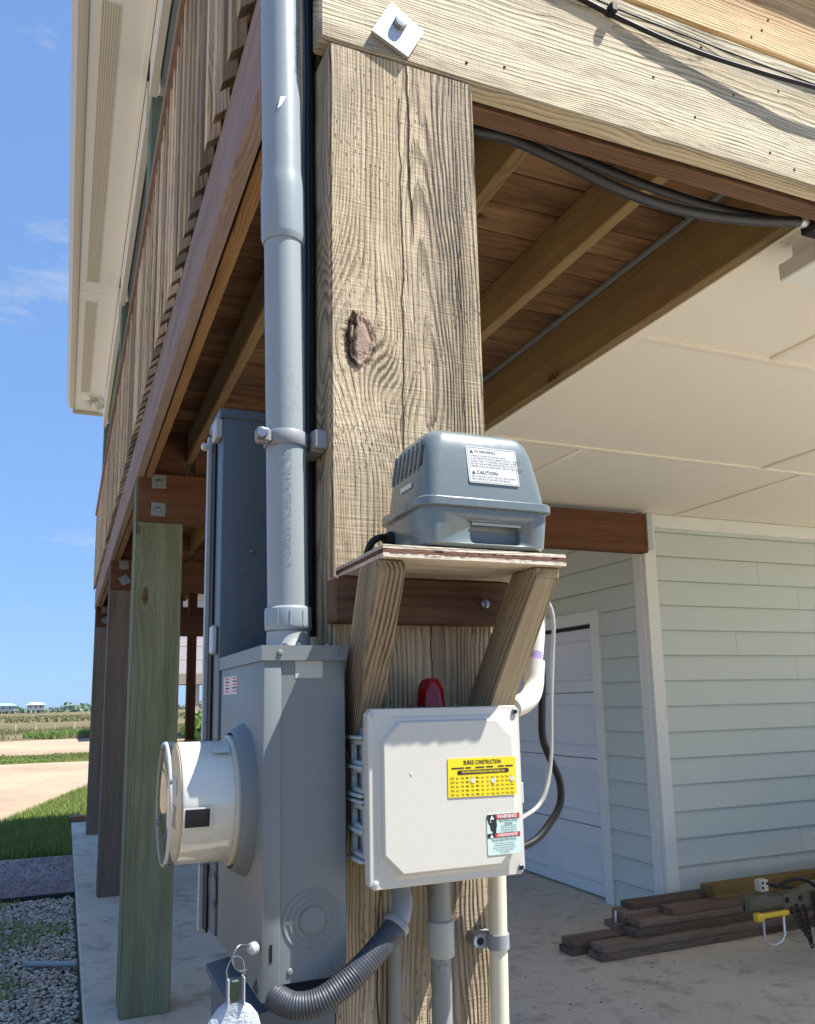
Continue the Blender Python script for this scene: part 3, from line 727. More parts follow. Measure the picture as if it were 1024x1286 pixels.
while y < 11.0:
    if proto is None:
        proto = box('deck_board', (.348, 1.77), (y, y+.136), (DZ, DZ+.036), W_DECK, deck, bevel=.003)
    else:
        c = dup(proto, deck); c.location = (c.location[0]+random.uniform(-.004, .004), y+.069, c.location[2]); c.rotation_euler = (0, 0, random.uniform(-.001, .001))
    y += .1435
box('deck_board', (1.775, 6.5), (.981, 1.117), (DZ, DZ+.036), W_DECK, deck, bevel=.003)

# railing: pickets with bevelled feet outside the rim, rails, posts
rail = empty('railing', (.3, 1.0, DZ)); rail.parent = house; rail.matrix_parent_inverse = house.matrix_world.inverted()
bm = bmesh.new()
pv = [(-.019, -.482), (.019, -.447), (.019, .472), (-.019, .472)]
a_ = [bm.verts.new((px, -.018, pz)) for px, pz in pv]; b_ = [bm.verts.new((px, .018, pz)) for px, pz in pv]
bm.faces.new(a_); bm.faces.new(b_[::-1])
for k in range(4): bm.faces.new((a_[k], b_[k], b_[(k+1) % 4], a_[(k+1) % 4]))
bmesh.ops.bevel(bm, geom=bm.edges[:], offset=.0015, segments=1, affect='EDGES')
y = 1.10; pk = from_bm('picket', bm, W_PICK, rail, (.300, y, 3.447))
while y < 10.9:
    y += .112
    c = dup(pk, rail); c.location = (.300+random.uniform(-.002, .002), y, 3.447+random.uniform(-.008, .008)); c.rotation_euler = (0, 0, random.uniform(-.04, .04))
box('bottom_rail', (.318, .346), (1.07, 10.95), (3.05, 3.13), W_RIMB, rail, bevel=.003)
box('top_rail', (.318, .348), (1.07, 10.95), (3.80, 3.89), W_RIMB, rail, bevel=.003)
box('rail_cap', (.262, .40), (1.07, 10.95), (3.921, 3.955), W_RIM, rail, bevel=.004)

# upper porch posts, header, roof edge with soffit and gutter
for y0 in (1.02, 4.56, 7.3, 10.8):
    box('porch_post', (.322, .562), (y0, y0+.24), (DZ+.037, 5.12), W_GREENU, house, bevel=.004)
box('header', (.36, .56), (.6, 11.0), (5.12, 5.40), M_TRIM, house, bevel=.004)
for ya, yb in ((.6, 4.5), (4.72, 7.24), (7.46, 10.74)):
    box('header_trim', (.30, .345), (ya, yb), (5.05, 5.33), M_TRIM, house, bevel=.003)
box('porch_ceiling', (.545, 2.0), (.6, 11.0), (5.38, 5.41), M_TRIM, house, bevel=0)
roof = empty('roof', (-.05, 1, 5.35)); roof.parent = house; roof.matrix_parent_inverse = house.matrix_world.inverted()
ysof = [.4, 4.0, 7.65, 11.0]
for a, b in zip(ysof, ysof[1:]):
    box('soffit_panel', (-.045, .296), (a+.003, b-.003), (5.335, 5.35), M_SOFFIT, roof, bevel=.002)
def ventmat():
    n = NT('vent_screen'); c = n.coord(); x, y_, z = n.sep(c)
    v = n.voro(n.vec(n.math('MULTIPLY', x, 70), n.math('MULTIPLY', y_, 70), 0), 1, rand=0.0)
    return n.set(Base_Color=n.mix(n.ss(v, .34, .22), C('#dddcd2'), C('#7d7a70')), Roughness=.6)
MV = ventmat()
for a, b in ((.6, 3.8), (4.2, 7.45), (7.85, 10.3)): box('soffit_vent', (.015, .12), (a, b), (5.331, 5.3345), MV, roof, bevel=0)
box('fascia', (-.075, -.047), (.4, 11.02), (5.325, 5.50), M_GUTTER, roof, bevel=.003)
box('soffit_rib', (.262, .296), (.4, 11.0), (5.322, 5.3345), M_SOFFIT, roof, bevel=.002)
loft('gutter', [[(x_, yy, z_) for x_, z_ in ((-.077, 5.36), (-.105, 5.362), (-.122, 5.39), (-.128, 5.44), (-.140, 5.45), (-.140, 5.47), (-.077, 5.47))] for yy in (.4, 11.03)], M_GUTTER, roof, (-.1, 5.7, 5.4))
yy = .8
while yy < 11: 
    lathe('gutter_rivet', [(.006, 0), (.004, .005)], (-.140, yy, 5.46), (-1, 0, 0), M_TRIM, roof, seg=8); yy += .6
box('end_fascia', (-.07, .3), (11.003, 11.035), (5.29, 5.42), M_GUTTER, roof, bevel=.003)
loft('roof_deck', [[(-.12, yy, 5.50), (3.6, yy, 7.1), (3.6, yy, 7.16), (-.12, yy, 5.56)] for yy in (.3, 11.05)], paint('shingle_grey', C('#7c776f'), .9, scale=10, var=.2), roof, (1.7, 5.7, 6.2))
# upper wall of the house above the carport
box('upper_wall', (1.80, 7.6), (1.12, 10.95), (DZ+.04, 5.37), M_SIDING, house, bevel=.004)

# carport ceiling with panels and battens
ceil = empty('carport_ceiling', (4, 3, CZ)); ceil.parent = house; ceil.matrix_parent_inverse = house.matrix_world.inverted()
rows_c = [((1.11, 2.225), [1.82, 2.50, 4.94, 7.4]), ((2.225, 3.42), [1.82, 3.69, 6.13, 7.4]), ((3.42, 4.58), [1.82, 2.46, 4.04, 6.3, 7.4])]
for (c_, d_), xs in rows_c:
    for a, b in zip(xs, xs[1:]):
        box('ceiling_panel', (a+.0005, b-.0005), (c_+.0005, d_-.0005), (CZ, CZ+.012), M_CEIL, ceil, bevel=.0008)
    for x in xs[1:-1]: box('batten', (x-.019, x+.019), (c_+.02, d_-.02), (CZ-.009, CZ+.002), M_CEIL, ceil, bevel=.0035, seg=2)
for y in (2.225, 3.42): box('batten', (1.83, 7.4), (y-.019, y+.019), (CZ-.0095, CZ+.0015), M_CEIL, ceil, bevel=.0035, seg=2)
box('edge_trim', (1.818, 1.87), (1.11, 10.9), (CZ-.022, CZ-.002), M_CEIL, ceil, bevel=.003)
for c_, d_ in ((4.6, 6.8), (6.8, 9.0), (9.0, 10.9)): box('ceiling_panel', (1.822, 3.74), (c_, d_), (CZ+.001, CZ+.013), M_CEIL, ceil, bevel=.002)

# enclosed storage/garage: wall facing the camera (siding) and wall with the roll-up door
WX, WY = 3.75, 4.58
wall = empty('siding_wall', (WX, WY, 0)); wall.parent = house; wall.matrix_parent_inverse = house.matrix_world.inverted()
wall['label'] = 'pale green lap siding wall behind the lumber'
box('wall_core', (WX+.03, 7.4), (WY+.03, WY+.12), (0, CZ), M_SIDING, wall, bevel=0)
def lap(name, p0, p1, z, mat, parent, out):
    """one lap board: bottom edge proud by 11 mm, along p0->p1, facing out"""
    p0, p1, out = Vector(p0), Vector(p1), Vector(out)
    ring = [(.0, z), (.021, z), (.0195, z+.012), (.006, z+.21), (.0, z+.21)]
    return loft(name, [[Vector((q.x, q.y, 0))+out*a+Vector((0, 0, b)) for a, b in ring] for q in (p0, p1)], mat, parent, ((p0.x+p1.x)/2, (p0.y+p1.y)/2, z+.1))
z = -.02; EXPO = .177
zz0 = .357-2*EXPO
k = 0
while zz0+EXPO*k < CZ-.12:
    xj = random.uniform(4.4, 6.9)
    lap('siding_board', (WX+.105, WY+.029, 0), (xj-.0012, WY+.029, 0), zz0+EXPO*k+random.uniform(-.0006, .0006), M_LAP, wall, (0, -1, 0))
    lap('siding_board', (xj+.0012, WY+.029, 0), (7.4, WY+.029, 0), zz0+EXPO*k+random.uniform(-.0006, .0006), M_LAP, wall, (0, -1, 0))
    for xn in (xj-.02, xj+.02, 4.05, 4.45, 4.86, 5.26): lathe('nail', [(.0035, 0), (.003, .0012), (.001, .0016)], (xn, WY+.0105, zz0+EXPO*k+.03), (0, -1, 0), M_SIDING, wall, seg=8)
    k += 1
box('frieze_trim', (WX+.10, 7.4), (WY-.004, WY+.028), (CZ-.1, CZ-.002), M_TRIM, wall, bevel=.003)
box('corner_trim', (WX, WX+.10), (WY-.008, WY+.03), (.012, CZ-.003), M_TRIM, wall, bevel=.003)
dw = empty('door_wall', (WX, 6, 0)); dw.parent = house; dw.matrix_parent_inverse = house.matrix_world.inverted()
dw['label'] = 'pale blue siding wall beside the overhead door'
box('corner_trim', (WX-.008, WX+.03), (WY+.031, WY+.125), (.012, CZ-.003), M_TRIM, dw, bevel=.003)
DY0, DY1, DTOP = 5.27, 8.2, 2.06
k = 0
while zz0+EXPO*k < CZ-.02:
    zz = zz0+EXPO*k
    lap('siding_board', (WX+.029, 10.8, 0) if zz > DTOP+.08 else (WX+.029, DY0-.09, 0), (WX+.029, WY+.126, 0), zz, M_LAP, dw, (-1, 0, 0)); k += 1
k = 0
while zz0+EXPO*k < DTOP+.06:
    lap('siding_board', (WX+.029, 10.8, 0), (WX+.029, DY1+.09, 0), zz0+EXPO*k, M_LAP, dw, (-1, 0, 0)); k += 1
box('wall_core', (WX+.031, WX+.1), (WY+.13, 10.8), (DTOP+.03, CZ), M_SIDING, dw, bevel=0)
box('wall_core', (WX+.031, WX+.1), (WY+.13, DY0-.01), (0, DTOP+.028), M_SIDING, dw, bevel=0)
box('door_casing', (WX-.006, WX+.06), (DY0-.10, DY0), (0, DTOP+.10), M_TRIM, dw, bevel=.003)
box('door_casing', (WX-.006, WX+.06), (DY1, DY1+.10), (0, DTOP+.10), M_TRIM, dw, bevel=.003)
box('door_casing', (WX-.004, WX+.06), (DY0+.001, DY1-.001), (DTOP, DTOP+.10), M_TRIM, dw, bevel=.003)
door = empty('overhead_door', (WX, 6.7, 0)); door.parent = house; door.matrix_parent_inverse = house.matrix_world.inverted()
door['label'] = 'white panelled overhead garage door'
nsec = 4; sh = (DTOP-.035)/nsec
for s_ in range(nsec):
    z0 = .012+s_*sh; npan = 4; wdt = (DY1-DY0)/npan
    bm = bmesh.new()
    # section slab with sunken panels: build as grid of frames
    def bx(xa, xb, ya, yb, za, zb):
        m_ = bmesh.ops.create_cube(bm, size=1.0)['verts']
        for v in m_: v.co = Vector(((xa+xb)/2+v.co.x*(xb-xa), (ya+yb)/2+v.co.y*(yb-ya), (za+zb)/2+v.co.z*(zb-za)))
        return m_
    o = box('door_section', (WX+.052, WX+.085), (DY0+.006, DY1-.006), (z0+.003, z0+sh-.003), M_DOOR, door, bevel=.004)
    bm.free()
    for j in range(npan):
        ya, yb = DY0+j*wdt+.07, DY0+(j+1)*wdt-.07; za, zb = z0+.09, z0+sh-.09; xx = WX+.052
        loft('door_panel', [[(xx-.0005, ya, za), (xx-.0005, yb, za), (xx-.0005, yb, zb), (xx-.0005, ya, zb)],
                            [(xx-.010, ya+.018, za+.018), (xx-.010, yb-.018, za+.018), (xx-.010, yb-.018, zb-.018), (xx-.010, ya+.018, zb-.018)],
                            [(xx-.010, ya+.035, za+.035), (xx-.010, yb-.035, za+.035), (xx-.010, yb-.035, zb-.035), (xx-.010, ya+.035, zb-.035)],
                            [(xx-.003, ya+.055, za+.055), (xx-.003, yb-.055, za+.055), (xx-.003, yb-.055, zb-.055), (xx-.003, ya+.055, zb-.055)]],
             M_DOOR, o, (xx, (ya+yb)/2, (za+zb)/2), auto=20)
box('door_seal', (WX+.03, WX+.12), (DY0+.002, DY1-.002), (DTOP-.022, DTOP-.001), M_BLACK, door, bevel=0)
box('door_backing', (WX+.09, WX+.11), (DY0-.01, DY1+.01), (0, DTOP), M_DOOR, door, bevel=0)
# far end walls so light under the house behaves
box('back_wall', (WX+.1, 7.4), (10.7, 10.8), (0, CZ), M_SIDING, house, bevel=0)
box('side_wall', (7.4, 7.5), (WY+.03, 10.8), (0, CZ), M_SIDING, house, bevel=0)

# ================================================================== EQUIPMENT ON THE CORNER POST
X_, Y_, Z_ = Vector((1, 0, 0)), Vector((0, 1, 0)), Vector((0, 0, 1))
M_PRINT = flat('black_print', (.015, .015, .015), .6)
M_WHITE = flat('white_label', (.60, .61, .60), .5)
M_YEL = flat('yellow_label', (.86, .66, .01), .4)
M_RED = flat('red_print', (.62, .03, .03), .5)

# ---- meter socket box on the left face of the post
BX0, BX1, BY0, BY1, BZa, BZb = .216, .318, .96, 1.236, 1.188, 1.556
mb = empty('meter_box', (.27, 1.1, BZa), 'pale grey painted steel meter box on the side of the corner post', 'meter box')
def rings_box(x0, x1, y0, y1, z0, z1, r, n=3):
    return [[(a, b, zz) for a, b in rrect(x0, x1, y0, y1, r, n)] for zz in (z0, z1)]
loft('box_body', rings_box(BX0+.004, BX1, BY0, BY1, BZa, BZb, .002), M_BOXGREY, mb, (.27, 1.1, 1.37))
# front cover wraps round the corner
box('box_cover', (BX0, BX0+.022), (BY0-.0025, BY1+.002), (BZa-.016, BZb-.004), M_BOXGREY, mb, bevel=.0022, seg=2)
# pitched rain lid
loft('box_lid', [[(BX0-.003, BY0-.005, BZb-.006), (BX1+.001, BY0-.005, BZb-.006), (BX1+.001, BY1+.004, BZb-.006), (BX0-.003, BY1+.004, BZb-.006)],
                 [(BX0-.003, BY0-.005, BZb+.012), (BX1+.001, BY0-.005, BZb+.012), (BX1+.001, BY1+.004, BZb+.012), (BX0-.003, BY1+.004, BZb+.012)]], M_BOXGREY, mb, (.27, 1.1, BZb))
for x in (.235, .275, .306): lathe('rivet', [(.004, 0), (.003, .0018), (.001, .0024)], (x, BY0-.005, BZb+.003), (0, -1, 0), M_BOXGREY, mb, seg=12)
for x in (.25, .28, .303): lathe('rivet', [(.0042, 0), (.003, .0016), (.001, .002)], (x, BY0, BZa+.012), (0, -1, 0), M_BOXGREY, mb, seg=12)
for x in (.245, .262, .30): lathe('screw', [(.004, 0), (.0035, .003), (.001, .004)], (x, BY0+.012, BZb+.012), (0, 0, 1), M_STEEL, mb, seg=10)
# knockout rings on the near side
ko = (.276, BY0, 1.252)
for (r, h) in ((.0335, .0010), (.0265, .0010), (.0195, .0010)):
    lathe('knockout_ring', [(r-.0022, 0), (r-.0012, h), (r+.0012, h), (r+.0022, 0)], ko, (0, -1, 0), M_BOXGREY, mb, seg=56, cap0=False, cap1=False, auto=60)
lathe('knockout', [(.0155, 0), (.0150, .0016), (.014, .0019)], ko, (0, -1, 0), M_BOXGREY, mb, seg=48, auto=60)
for a in (0, 90, 180, 270):
    for r in (.030, .0228):
        ca, sa = math.cos(math.radians(a)), math.sin(math.radians(a))
        box('knockout_tab', (ko[0]+ca*r-.002, ko[0]+ca*r+.002), (BY0-.0012, BY0+.001), (ko[2]+sa*r-.002, ko[2]+sa*r+.002), M_BOXGREY, mb, bevel=.0004)
box('latch_slot', (.2255, .2285), (BY0-.0034, BY0-.0024), (1.213, 1.232), M_BLACK, mb, bevel=0)
box('sticker', (.255, .289), (BY0-.0006, BY0-.0001), (1.529, 1.5495), paint('faded_sticker', C('#aeb1a9'), .6, dirt=.3, scale=60), mb, bevel=0)
st = box('sticker', (BX0-.0007, BX0-.0001), (1.115, 1.215), (1.513, 1.538), flat('pink_white_sticker', (.62, .56, .58), .5), mb, bevel=0)
for k in range(5):
    for side in (1.13, 1.185):
        box('print_line', (BX0-.0009, BX0-.00072), (side-.012, side+.016), (1.5165+k*.0044, 1.5185+k*.0044), M_PRINT if k % 2 else M_RED, st, bevel=0)
# raised hub ring the meter plugs into
MC = Vector((BX0, 1.072, 1.381))
lathe('meter_hub', [(.0935, 0), (.092, .004), (.0885, .010), (.086, .016), (.083, .017), (.081, .008)], tuple(MC), (-1, 0, 0), M_BOXGREY, mb, seg=64, cap0=False, cap1=False, auto=70)

# ---- round electric meter
me_ = empty('electric_meter', tuple(MC), 'round glass fronted electric meter plugged into the grey box', 'meter')
def drum():
    n = NT('meter_drum'); c = n.coord(); x, y, z = n.sep(c)
    col = n.mix(n.noise(c, 20, 4), C('#e2dfd2'), C('#f0eee4'))
    return n.set(Base_Color=col, Roughness=.38, Metallic=0.0, Specular_IOR_Level=.5)
MD = drum()
lathe('base_flange', [(.0765, .008), (.0795, .012), (.0795, .020), (.0765, .023)], tuple(MC), (-1, 0, 0), paint('meter_flange', C('#bdb9a8'), .35, dirt=.1, scale=30), me_, seg=64)
lathe('meter_body', [(.073, .023), (.073, .080), (.071, .083)], tuple(MC), (-1, 0, 0), MD, me_, seg=72)
mf = lathe('dial_face', [(.069, .0832), (.069, .0846)], tuple(MC), (-1, 0, 0), flat('meter_face', C('#dcc7a0'), .4), me_, seg=64)
box('display', (MC.x-.0862, MC.x-.0847), (1.055, 1.095), (1.352, 1.378), flat('lcd_grey', (.30, .33, .28), .2), mf, bevel=.0003)
box('name_plate', (MC.x-.0858, MC.x-.0847), (1.045, 1.10), (1.392, 1.412), M_WHITE, mf, bevel=.0003)
ng = NT('clear_polycarbonate')
tp = ng.t.nodes.new('ShaderNodeBsdfTransparent'); tp.inputs[0].default_value = (.97, .97, .95, 1)
gl = ng.t.nodes.new('ShaderNodeBsdfGlossy'); gl.inputs['Roughness'].default_value = .04
fr = ng.t.nodes.new('ShaderNodeLayerWeight'); fr.inputs['Blend'].default_value = .5
mx = ng.t.nodes.new('ShaderNodeMixShader')
ff = ng.math('ADD', .085, ng.math('MULTIPLY', ng.math('POWER', fr.outputs['Facing'], 4.0), .6), clamp=True)
ng.put(mx.inputs[0], ff); ng.t.links.new(tp.outputs[0], mx.inputs[1]); ng.t.links.new(gl.outputs[0], mx.inputs[2]); ng.t.links.new(mx.outputs[0], ng.out.inputs[0])
M_CLEAR = ng.m
lathe('clear_cover', [(.0762, .022), (.0755, .082), (.0752, .088), (.073, .0935), (.068, .0965), (.03, .098), (.0, .098)], tuple(MC), (-1, 0, 0), M_CLEAR, me_, seg=72, cap0=False, cap1=False, auto=50)
lathe('cover_ring', [(.0718, .0970), (.0712, .0990), (.0735, .0985), (.0745, .0955)], tuple(MC), (-1, 0, 0), paint('ring_clear_grey', C('#c9c8c0'), .2), me_, seg=64, cap0=False, cap1=False, auto=60)
# dark window on the curved side
def side_patch(name, a0, a1, h0, h1, r, mat, parent, n=10):
    bm = bmesh.new(); rows = []
    for rr in (r, r+.0008):
        for hh in (h0, h1):
            rows.append([bm.verts.new((-hh, -rr*math.cos(math.radians(a0+(a1-a0)*k/n)), rr*math.sin(math.radians(a0+(a1-a0)*k/n)))) for k in range(n+1)])
    a, b, c, d = rows
    for k in range(n):
        bm.faces.new((c[k], c[k+1], d[k+1], d[k])); bm.faces.new((a[k], b[k], b[k+1], a[k+1]))
        bm.faces.new((a[k], a[k+1], c[k+1], c[k])); bm.faces.new((b[k], d[k], d[k+1], b[k+1]))
    bm.faces.new((a[0], c[0], d[0], b[0])); bm.faces.new((a[n], b[n], d[n], c[n]))
    return from_bm(name, bm, mat, parent, tuple(MC), auto=40)
wf = side_patch('window_frame', -17, 1, .051, .083, .0766, flat('window_border', (.62, .62, .57), .3), me_)
side_patch('side_window', -15.6, -.4, .053, .081, .0771, flat('dark_window', (.012, .012, .018), .12), wf)
side_patch('serial_label', 52, 62, .026, .046, .0768, M_WHITE, me_)
for a in (25, 205, 115, 295):
    ca, sa = math.cos(math.radians(a)), math.sin(math.radians(a))
    lathe('cover_screw', [(.0035, 0), (.003, .003)], (MC.x-.0955, MC.y-.0725*ca, MC.z+.0725*sa), (-1, 0, 0), M_STEEL, me_, seg=10)

# ---- padlock seal, ring and green plug with plastic bag below the meter box
sl = empty('seal_tag', (.184, .95, 1.17), 'wire ring with green plastic seal hanging under the meter box', 'seal')
tube('wire_ring', catmull([(.208, .962, 1.232), (.190, .95, 1.238), (.182, .945, 1.226), (.188, .945, 1.214), (.198, .95, 1.212)], 5), .0011, M_STEEL, sl, seg=8)
lathe('lock_eye', [(.004, -.006), (.007, -.003), (.007, .003), (.004, .006)], (.2085, .962, 1.230), (1, .3, .2), M_GALV, sl, seg=16)
tube('wire_loop', catmull([(.176, .94, 1.208), (.175, .94, 1.218), (.180, .94, 1.228), (.186, .94, 1.230), (.192, .94, 1.226), (.194, .94, 1.216), (.193, .94, 1.207)], 5), .0008, M_STEEL, sl, seg=8)
box('green_plug', (.1795, .1885), (.937, .943), (1.186, 1.207), flat('green_plastic', (.004, .03, .014), .25), sl, bevel=.0015)
box('clear_sleeve', (.1755, .1935), (.934, .946), (1.182, 1.2085), M_CLEAR, sl, bevel=.002)
for x in (.1758, .1926): box('sleeve_edge', (x, x+.0012), (.9335, .9465), (1.181, 1.209), flat('pale_clear_edge', (.5, .52, .5), .2), sl, bevel=0)
n = NT('crumpled_film'); nb = n.noise(n.coord(), 130, 4, .7)
n.bump(nb, 1.0, .004); M_FILM = n.set(Base_Color=n.mix(nb, C('#8f9dac'), C('#d5dce4')), Roughness=.25, Specular_IOR_Level=.6)
bg_ = loft('tag_bag', [[(.184+rx*math.cos(a), .945+.008*math.sin(a), zz) for a in [2*math.pi*k/20 for k in range(20)]] for rx, zz in ((.007, 1.184), (.018, 1.178), (.026, 1.168), (.031, 1.152), (.031, 1.135), (.024, 1.115), (.01, 1.104))], M_FILM, sl, (.184, .945, 1.15))

# ---- tall grey panel behind the meter box
tp_ = empty('breaker_panel', (.27, 1.33, 1.17), 'tall dark grey electrical panel behind the meter box', 'electrical panel')
loft('panel_body', rings_box(.214, .33, 1.252, 1.345, 1.172, 1.952, .002), M_PANEL, tp_, (.27, 1.33, 1.56))
box('panel_top', (.208, .332), (1.249, 1.352), (1.950, 1.966), M_PANEL, tp_, bevel=.002)
dr = box('panel_door', (.2045, .2125), (1.3375, 1.350), (1.160, 1.945), flat('pale_edge_paint', (.42, .44, .45), .4), tp_, bevel=.0008)
box('door_gasket', (.2105, .2136), (1.303, 1.337), (1.165, 1.93), M_BLACK, tp_, bevel=0)
lathe('hinge_knob', [(.0055, 0), (.007, .004), (.006, .009), (.002, .011)], (.2043, 1.343, 1.928), (-1, 0, 0), flat('pale_knob', (.6, .61, .6), .4), tp_, seg=16)
box('latch', (.203, .2135), (1.262, 1.282), (1.575, 1.62), M_GALV, tp_, bevel=.003)
box('lid_hook', (.2025, .2138), (1.252, 1.29), (1.918, 1.949), flat('pale_edge_paint', (.5, .5, .5)), tp_, bevel=.002)
for (x, z) in ((.262, 1.735), (.236, 1.595), (.245, 1.61), (.25, 1.70)):
    lathe('screw', [(.004 if z == 1.735 else .0018, 0), (.003 if z == 1.735 else .0015, .003), (.001, .0035)], (x, 1.252, z), (0, -1, 0), M_STEEL, tp_, seg=10)
for r in (.028, .021): lathe('knockout_ring', [(r-.002, 0), (r-.001, .001), (r+.001, .001), (r+.002, 0)], (.2138, 1.272, 1.235), (-1, 0, 0), M_PANEL, tp_, seg=40, cap0=False, cap1=False)
box('mounting_strut', (.333, .37), (1.262, 1.40), (1.25, 1.29), M_GALV, tp_, bevel=.002)
box('mounting_strut', (.333, .37), (1.262, 1.40), (1.85, 1.89), M_GALV, tp_, bevel=.002)

# ---- conduit riser
def rz(z): return .2725+(1.58-z)*.0175
RY = 1.062
rs = empty('conduit_riser', (rz(1.57), RY, 1.57), 'thick grey plastic conduit rising from the meter box past the beam', 'conduit')
P_ = lambda z: Vector((rz(z), RY, z))
tube('lower_pipe', [P_(1.60), P_(2.158)], .0272, M_PVCG, rs, seg=40)
zs = [2.152, 2.160, 2.162, 2.232, 2.242, 2.252, 2.262, 3.3]
rr_ = [.0290, .0312, .0314, .0314, .0310, .0300, .0290, .0286]
tube('upper_pipe', [P_(z) for z in zs], 0, M_PVCG2, rs, seg=40, radii=rr_)
zs = [1.594, 1.5955, 1.600, 1.622, 1.6245, 1.626]; rr_ = [.0285, .0305, .0312, .0312, .0306, .0285]
cp = tube('coupling', [P_(z) for z in zs], 0, M_PVCG2, rs, seg=40, radii=rr_)
for a in (-75, -40, -8, 25): 
    q = P_(1.61)+Vector((math.sin(math.radians(a)), -math.cos(math.radians(a)), 0))*.0312
    obox('coupling_rib', tuple(q-Z_*.010), tuple(q+Z_*.010), .0025, .0016, (math.sin(math.radians(a)), -math.cos(math.radians(a)), 0), M_PVCG2, cp, bevel=.0004)
tube('threaded_hub', [P_(z) for z in (1.5685, 1.570, 1.593, 1.5945)], 0, paint('cast_hub', C('#a5a7a5'), .6, metal=.3, dirt=.2, scale=60, bump=.4, bscale=400), rs, seg=32, radii=[.031, .0295, .0285, .0265])
# two-hole strap clamp
cl = P_(1.857)
lathe('strap_clamp', [(.0278, -.0095), (.0292, -.0105), (.0302, -.009), (.0302, .009), (.0292, .0105), (.0278, .0095)], tuple(cl), (0, 0, 1), M_CLAMPG, rs, seg=40, cap0=False, cap1=False)
ea = box('clamp_ear', (.3005, .321), (RY-.030, RY-.020), (1.844, 1.870), M_CLAMPG, rs, bevel=.002)
ea = box('clamp_ear', (.222, .2425), (RY-.024, RY-.008), (1.846, 1.868), M_CLAMPG, rs, bevel=.004)
lathe('bolt', [(.0085, 0), (.0085, .005), (.006, .007)], (.2275, RY-.024, 1.857), (0, -1, 0), M_STEEL, ea, seg=12)
box('clamp_strut', (.300, .3195), (RY-.018, RY+.04), (1.842, 1.872), M_CLAMPG, rs, bevel=.002)
text('pipe_print', '2" CONDUIT SCHED 40 PVC  90C', .011, (P_(1.76)+Vector((-.004, -.0274, 0)), (0, 0, 1), (-1, 0, 0)), flat('faded_print', (.22, .24, .25), .6), rs)
text('pipe_print', 'SCHEDULE 40 PVC', .010, (P_(2.46)+Vector((.019, -.0226, 0)), (0, 0, 1), (-.75, -.66, 0)), M_PRINT, rs)
# pale scuff
sc = P_(2.36)+Vector((-.007, -.0287, 0))
loft('scuff', [[sc+Vector((a, -.0002+d, b)) for a, b in ((-.006, -.012), (.000, -.004), (.007, .012), (-.002, .009))] for d in (0, .0004)], flat('pale_scuff', (.75, .76, .76), .6), rs, tuple(sc))

# ---- thin black cables down the left face of the post
for i, (y, x, r, z0, z1, lab) in enumerate(((1.094, .3135, .0058, 1.59, 2.9, 'black cable running down the post next to the front edge'), (1.110, .3125, .0066, 1.60, 2.9, 'dark blue cable in the middle beside the thick conduit'),
                                            (1.127, .3140, .0055, 1.62, 2.95, 'black cable behind the other two on the post side'))):
    pts = [(x-.006 if k > 5 else x, y+.003*math.sin(k*1.7+i), z0+(z1-z0)*k/7) for k in range(8)]
    o = tube('service_cable', pts, r, [M_BLACK, M_NAVY, M_BLACK][i], None, seg=10, spline=4)
    tag(o, lab, 'cable', 'cables on the side of the corner post')

# ---- cable strung along the front of the beam
o = tube('beam_cable', [(.62, 1.012, 2.722), (.72, 1.0125, 2.711), (.838, 1.0125, 2.694), (.92, 1.010, 2.682), (.98, 1.008, 2.676), (1.07, 1.005, 2.672), (1.2, .999, 2.672), (1.33, .994, 2.676), (1.6, .999, 2.69), (1.9, 1.010, 2.70)], .0042, M_BLACK, None, seg=10, spline=5)
tag(o, 'thin black cable strung along the face of the front beam', 'cable')
o = tube('thin_wire', [(.62, 1.0145, 2.733), (.75, 1.0145, 2.722), (.85, 1.014, 2.712), (1.0, 1.0135, 2.708), (1.3, 1.0135, 2.706), (1.8, 1.0135, 2.71)], .0016, M_BLACK, None, seg=8, spline=4)
tag(o, 'very thin black wire tacked just above the beam cable', 'wire')
ck = empty('cable_clip', (.84, 1.01, 2.697), 'small clip pinning the black cable to the front beam', 'cable clip')
box('clip_strap', (.832, .846), (.9985, 1.0175), (2.689, 2.706), M_BLACK, ck, bevel=.002)
lathe('clip_nail', [(.0035, 0), (.0035, .002), (.001, .003)], (.846, 1.012, 2.709), (0, -1, .3), M_STEEL, ck, seg=10)

# ---- black conduits slung under the beam
a = tube('slung_conduit', [(.50, 1.20, 2.56), (.58, 1.165, 2.525), (.63, 1.15, 2.505), (.704, 1.15, 2.508), (.805, 1.15, 2.492), (.948, 1.15, 2.463), (1.10, 1.15, 2.455), (1.27, 1.145, 2.470), (1.40, 1.13, 2.487)], .0105, M_ROOFC, None, seg=14, spline=6)
tag(a, 'black flexible conduit sagging under the front beam, the lower one', 'conduit')
a = tube('slung_conduit', [(.50, 1.22, 2.58), (.60, 1.2, 2.568), (.66, 1.2, 2.562), (.84, 1.2, 2.556), (1.03, 1.2, 2.534), (1.2, 1.195, 2.520), (1.33, 1.17, 2.505), (1.40, 1.15, 2.495)], .0095, M_ROOFC, None, seg=14, spline=6)
tag(a, 'black flexible conduit behind the lower one, tucked against the beam', 'conduit')
cb_ = empty('conduit_fitting', (1.41, 1.13, 2.49), 'small dark fitting under the beam at the right picture edge', 'fitting')
lathe('gland', [(.009, -.012), (.013, -.008), (.013, .004), (.010, .012)], (1.405, 1.13, 2.488), (1, 0, 0), M_GALV, cb_, seg=14)
box('fitting_body', (1.418, 1.47), (1.108, 1.150), (2.468, 2.515), M_BLACK, cb_, bevel=.004)
wb = empty('light_fixture', (1.9, 1.55, 2.6), 'white painted fixture under the ceiling at the right edge', 'fixture')
box('fixture_block', (1.845, 2.6), (1.44, 1.53), (2.70, 2.776), M_TRIM, wb, bevel=.004)
